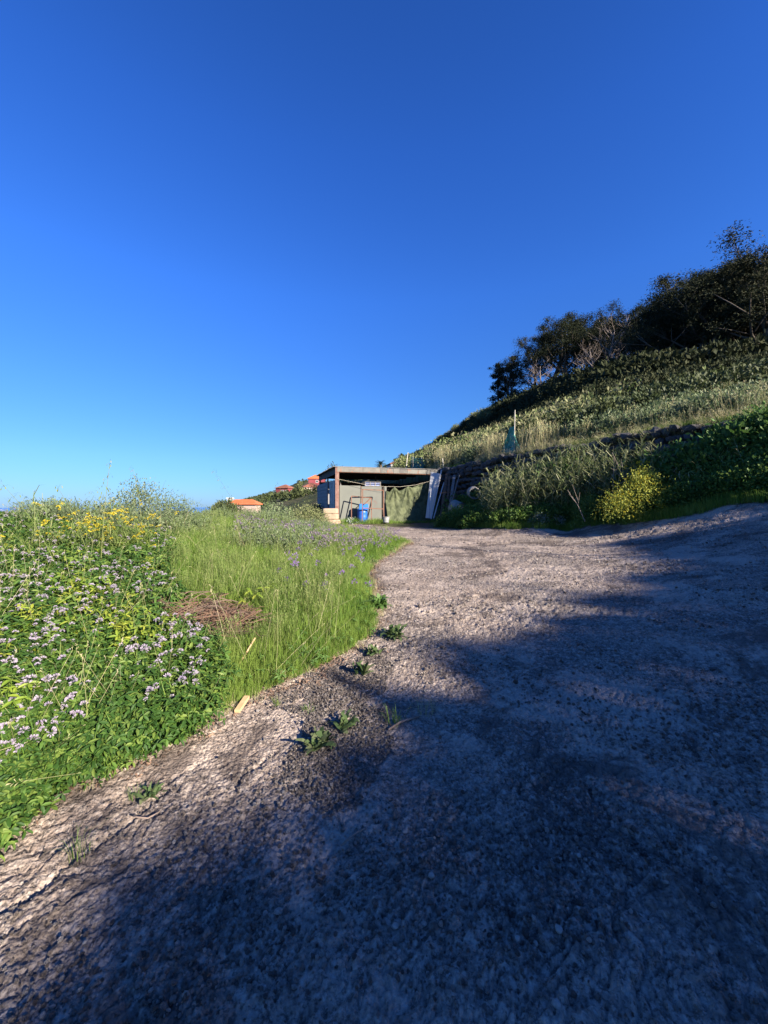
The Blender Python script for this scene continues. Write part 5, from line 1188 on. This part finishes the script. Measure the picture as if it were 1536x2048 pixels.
tree('euc4', 1262, 58, 625, 'eucalyptus with a tall leaning top right of the bare tree', rz=2.9)
tree('euc1', 1288, 56, 612, 'full crowned eucalyptus closing the gap beside the large dark group')
tree('euc3', 1240, 66, 628, 'broad eucalyptus standing behind the bare tree')
tree('euc2', 1292, 54, 622, 'eucalyptus filling the dip before the big dark trees', rz=.3)
tree('euc3', 1345, 44, 590, 'big dark eucalyptus at the left of the large group')
tree('euc3', 1395, 38, 552, 'big dark tree with its thick trunk in full view on the slope')
tree('euc1', 1440, 38, 546, 'dark tree right of the thick trunked one')
tree('euc1', 1500, 36, 545, 'tall dark tree next to the tallest one')
tree('euc3', 1545, 33, 482, 'tallest dark tree cut by the right border')
tree('euc1', 1420, 43, 548, 'dark tree close behind the thick trunked one')
tree('euc3', 1520, 39, 512, 'dark round tree between the two tallest at the right')
tree('euc1', 1368, 41, 570, 'dark tree squeezed left of the thick trunked one')
tree('euc1', 1470, 46, 575, 'tree seen between the trunks of the large dark group')
tree('euc3', 1620, 34, 480, 'dark tree just beyond the right border')
tree('euc1', 1330, 62, 602, 'farther tree behind the large dark group')
tree('euc4', 1580, 42, 500, 'tree behind the tallest one at the right border')

# ---------------------------------------------------------------- trees behind and beside the viewpoint: they throw the shade on the track
EDGE = [(60, 2100), (90, 1950), (120, 1900), (232, 1870), (225, 1790), (330, 1785), (352, 1705), (340, 1650), (430, 1622), (560, 1648), (700, 1632), (648, 1572), (662, 1545), (745, 1500), (770, 1455), (772, 1424), (758, 1412), (825, 1388), (905, 1385), (955, 1345), (905, 1305), (866, 1277), (960, 1287), (1045, 1292), (1065, 1262), (1130, 1243), (1230, 1228), (1135, 1192), (1290, 1196), (1340, 1172), (1225, 1158), (1390, 1138), (1230, 1082), (1420, 1066), (1536, 1046)]
poly = [ground_at(*p)[:2] for p in EDGE] + [(8.3, 7.4), (10.5, 3.5), (14, -4), (6, -12), (-2, -6), (-2.2, .6)]
S2 = Vector((SDIR.x, SDIR.y)).normalized(); TE = math.tan(R(SUN_EL)); Wd = Vector((-S2.y, S2.x))      # across the sun
random.seed(3); nrg = np.random.default_rng(3)
xs = [q[0] for q in poly]; ys = [q[1] for q in poly]
N = 112000; gx = nrg.uniform(min(xs), max(xs), N); gy = nrg.uniform(min(ys), max(ys), N)
k = in_poly(gx + .10 * noise2(gx * 4, gy * 4), gy + .10 * noise2(gx * 4 + 3, gy * 4), poly); gx = gx[k] + nrg.normal(0, .09, int(k.sum())); gy = gy[k] + nrg.normal(0, .09, len(gx)); gz = H(gx, gy)
w = gx * Wd.x + gy * Wd.y
centres = np.arange(w.min() + 1, w.max() + 1, 2.6); dist = 15 + 5 * nrg.random(len(centres))
lab_tree = ['shade tree %s' % q for q in ('a',)]
which = np.argmin(np.abs((w + nrg.normal(0, .45, len(w)))[:, None] - centres), 1)
names_ = ['first', 'second', 'third', 'fourth', 'fifth', 'sixth', 'seventh', 'eighth', 'ninth', 'tenth']
for ti, c in enumerate(centres):
    sel = which == ti
    if sel.sum() < 30: continue
    g3 = np.stack([gx[sel], gy[sel], gz[sel]], -1)
    d = dist[ti] + nrg.normal(0, 1.1, len(g3)); 
    gc = np.array([np.median(g3[:, 0]), np.median(g3[:, 1])])
    dloc = d - ((g3[:, :2] - gc) @ np.array([S2.x, S2.y]))          # keep one crown instead of a slanting sheet
    dloc = np.clip(dloc, 6, 30)
    C3 = g3 + np.column_stack([S2.x * dloc, S2.y * dloc, TE * dloc])
    # leaves too close to the ground cannot be part of a crown
    hz = H(C3[:, 0], C3[:, 1]); C3 = C3[C3[:, 2] > hz + .15]
    vis = (C3[:, 1] > .3) & (np.abs(C3[:, 0] / np.maximum(C3[:, 1], .01)) < 1.12)
    C3 = C3[~vis]
    if len(C3) < 30: continue
    bx_, by_ = C3[:, 0].mean(), C3[:, 1].mean(); base = Vector((bx_, by_, Hs(bx_, by_)))
    o = empty('shade_tree', base, 0, 'leafy tree behind the viewpoint, %s from the left of the row that shades the track' % names_[min(ti, 9)], 'tree', 'trees behind the viewpoint that shade the track')
    m = MB(); topz = C3[:, 2].max() - base.z; tr = [Vector((0, 0, -.5)), Vector((.1, .05, topz * .3)), Vector((-.05, .1, topz * .6)), Vector((0, 0, topz * .9))]; m.tube(tr, [.16, .12, .09, .03], 8)
    for q in C3[nrg.choice(len(C3), min(22, len(C3)), replace=False)]:
        e = Vector(q) - base; f = U(.15, .6); st = tr[0].lerp(tr[3], f); m.tube([st, st.lerp(e, .5) + Vector((0, 0, -.1)), e], [.045, .03, .01], 5)
    m.build('trunk', M_bark, o)
    n = len(C3); rel = C3 - np.array(base); L = nrg.uniform(.12, .26, n); dr = nrg.normal(size=(n, 3)); dr /= np.linalg.norm(dr, axis=1)[:, None]; sd = np.cross(dr, nrg.normal(size=(n, 3))); sd /= np.linalg.norm(sd, axis=1)[:, None]
    q0 = rel; q1 = rel + dr * (L / 2)[:, None] + sd * (L * .3)[:, None]; q2 = rel + dr * L[:, None]; q3 = rel + dr * (L / 2)[:, None] - sd * (L * .3)[:, None]
    V_ = np.stack([q0, q1, q2, q3], 1).reshape(-1, 3); F_ = np.arange(4 * n).reshape(-1, 4)
    oo = bpy.data.objects.new('crown', mesh_np('crown', V_, F_, [M_euc])); link(oo, o)
# two thin bare poles whose shadows cross the track
def caster(px, py, d, r, label, name='pole', ext=0):
    g = gp(px, py); top = g + Vector((S2.x * d, S2.y * d, TE * d)); zb = Hs(top.x, top.y); m = MB(); m.tube([Vector((0, 0, -.4)), Vector((0, 0, top.z - zb))], [r * 1.2, r], 8); o = m.build(name, M_pole); o.location = (top.x, top.y, zb); tag(o, label, 'pole')
caster(850, 1091, 21, .045, 'thin wooden pole standing off to the right beyond the track')
caster(655, 1345, 15, .06, 'wooden pole standing behind the viewpoint to the right')
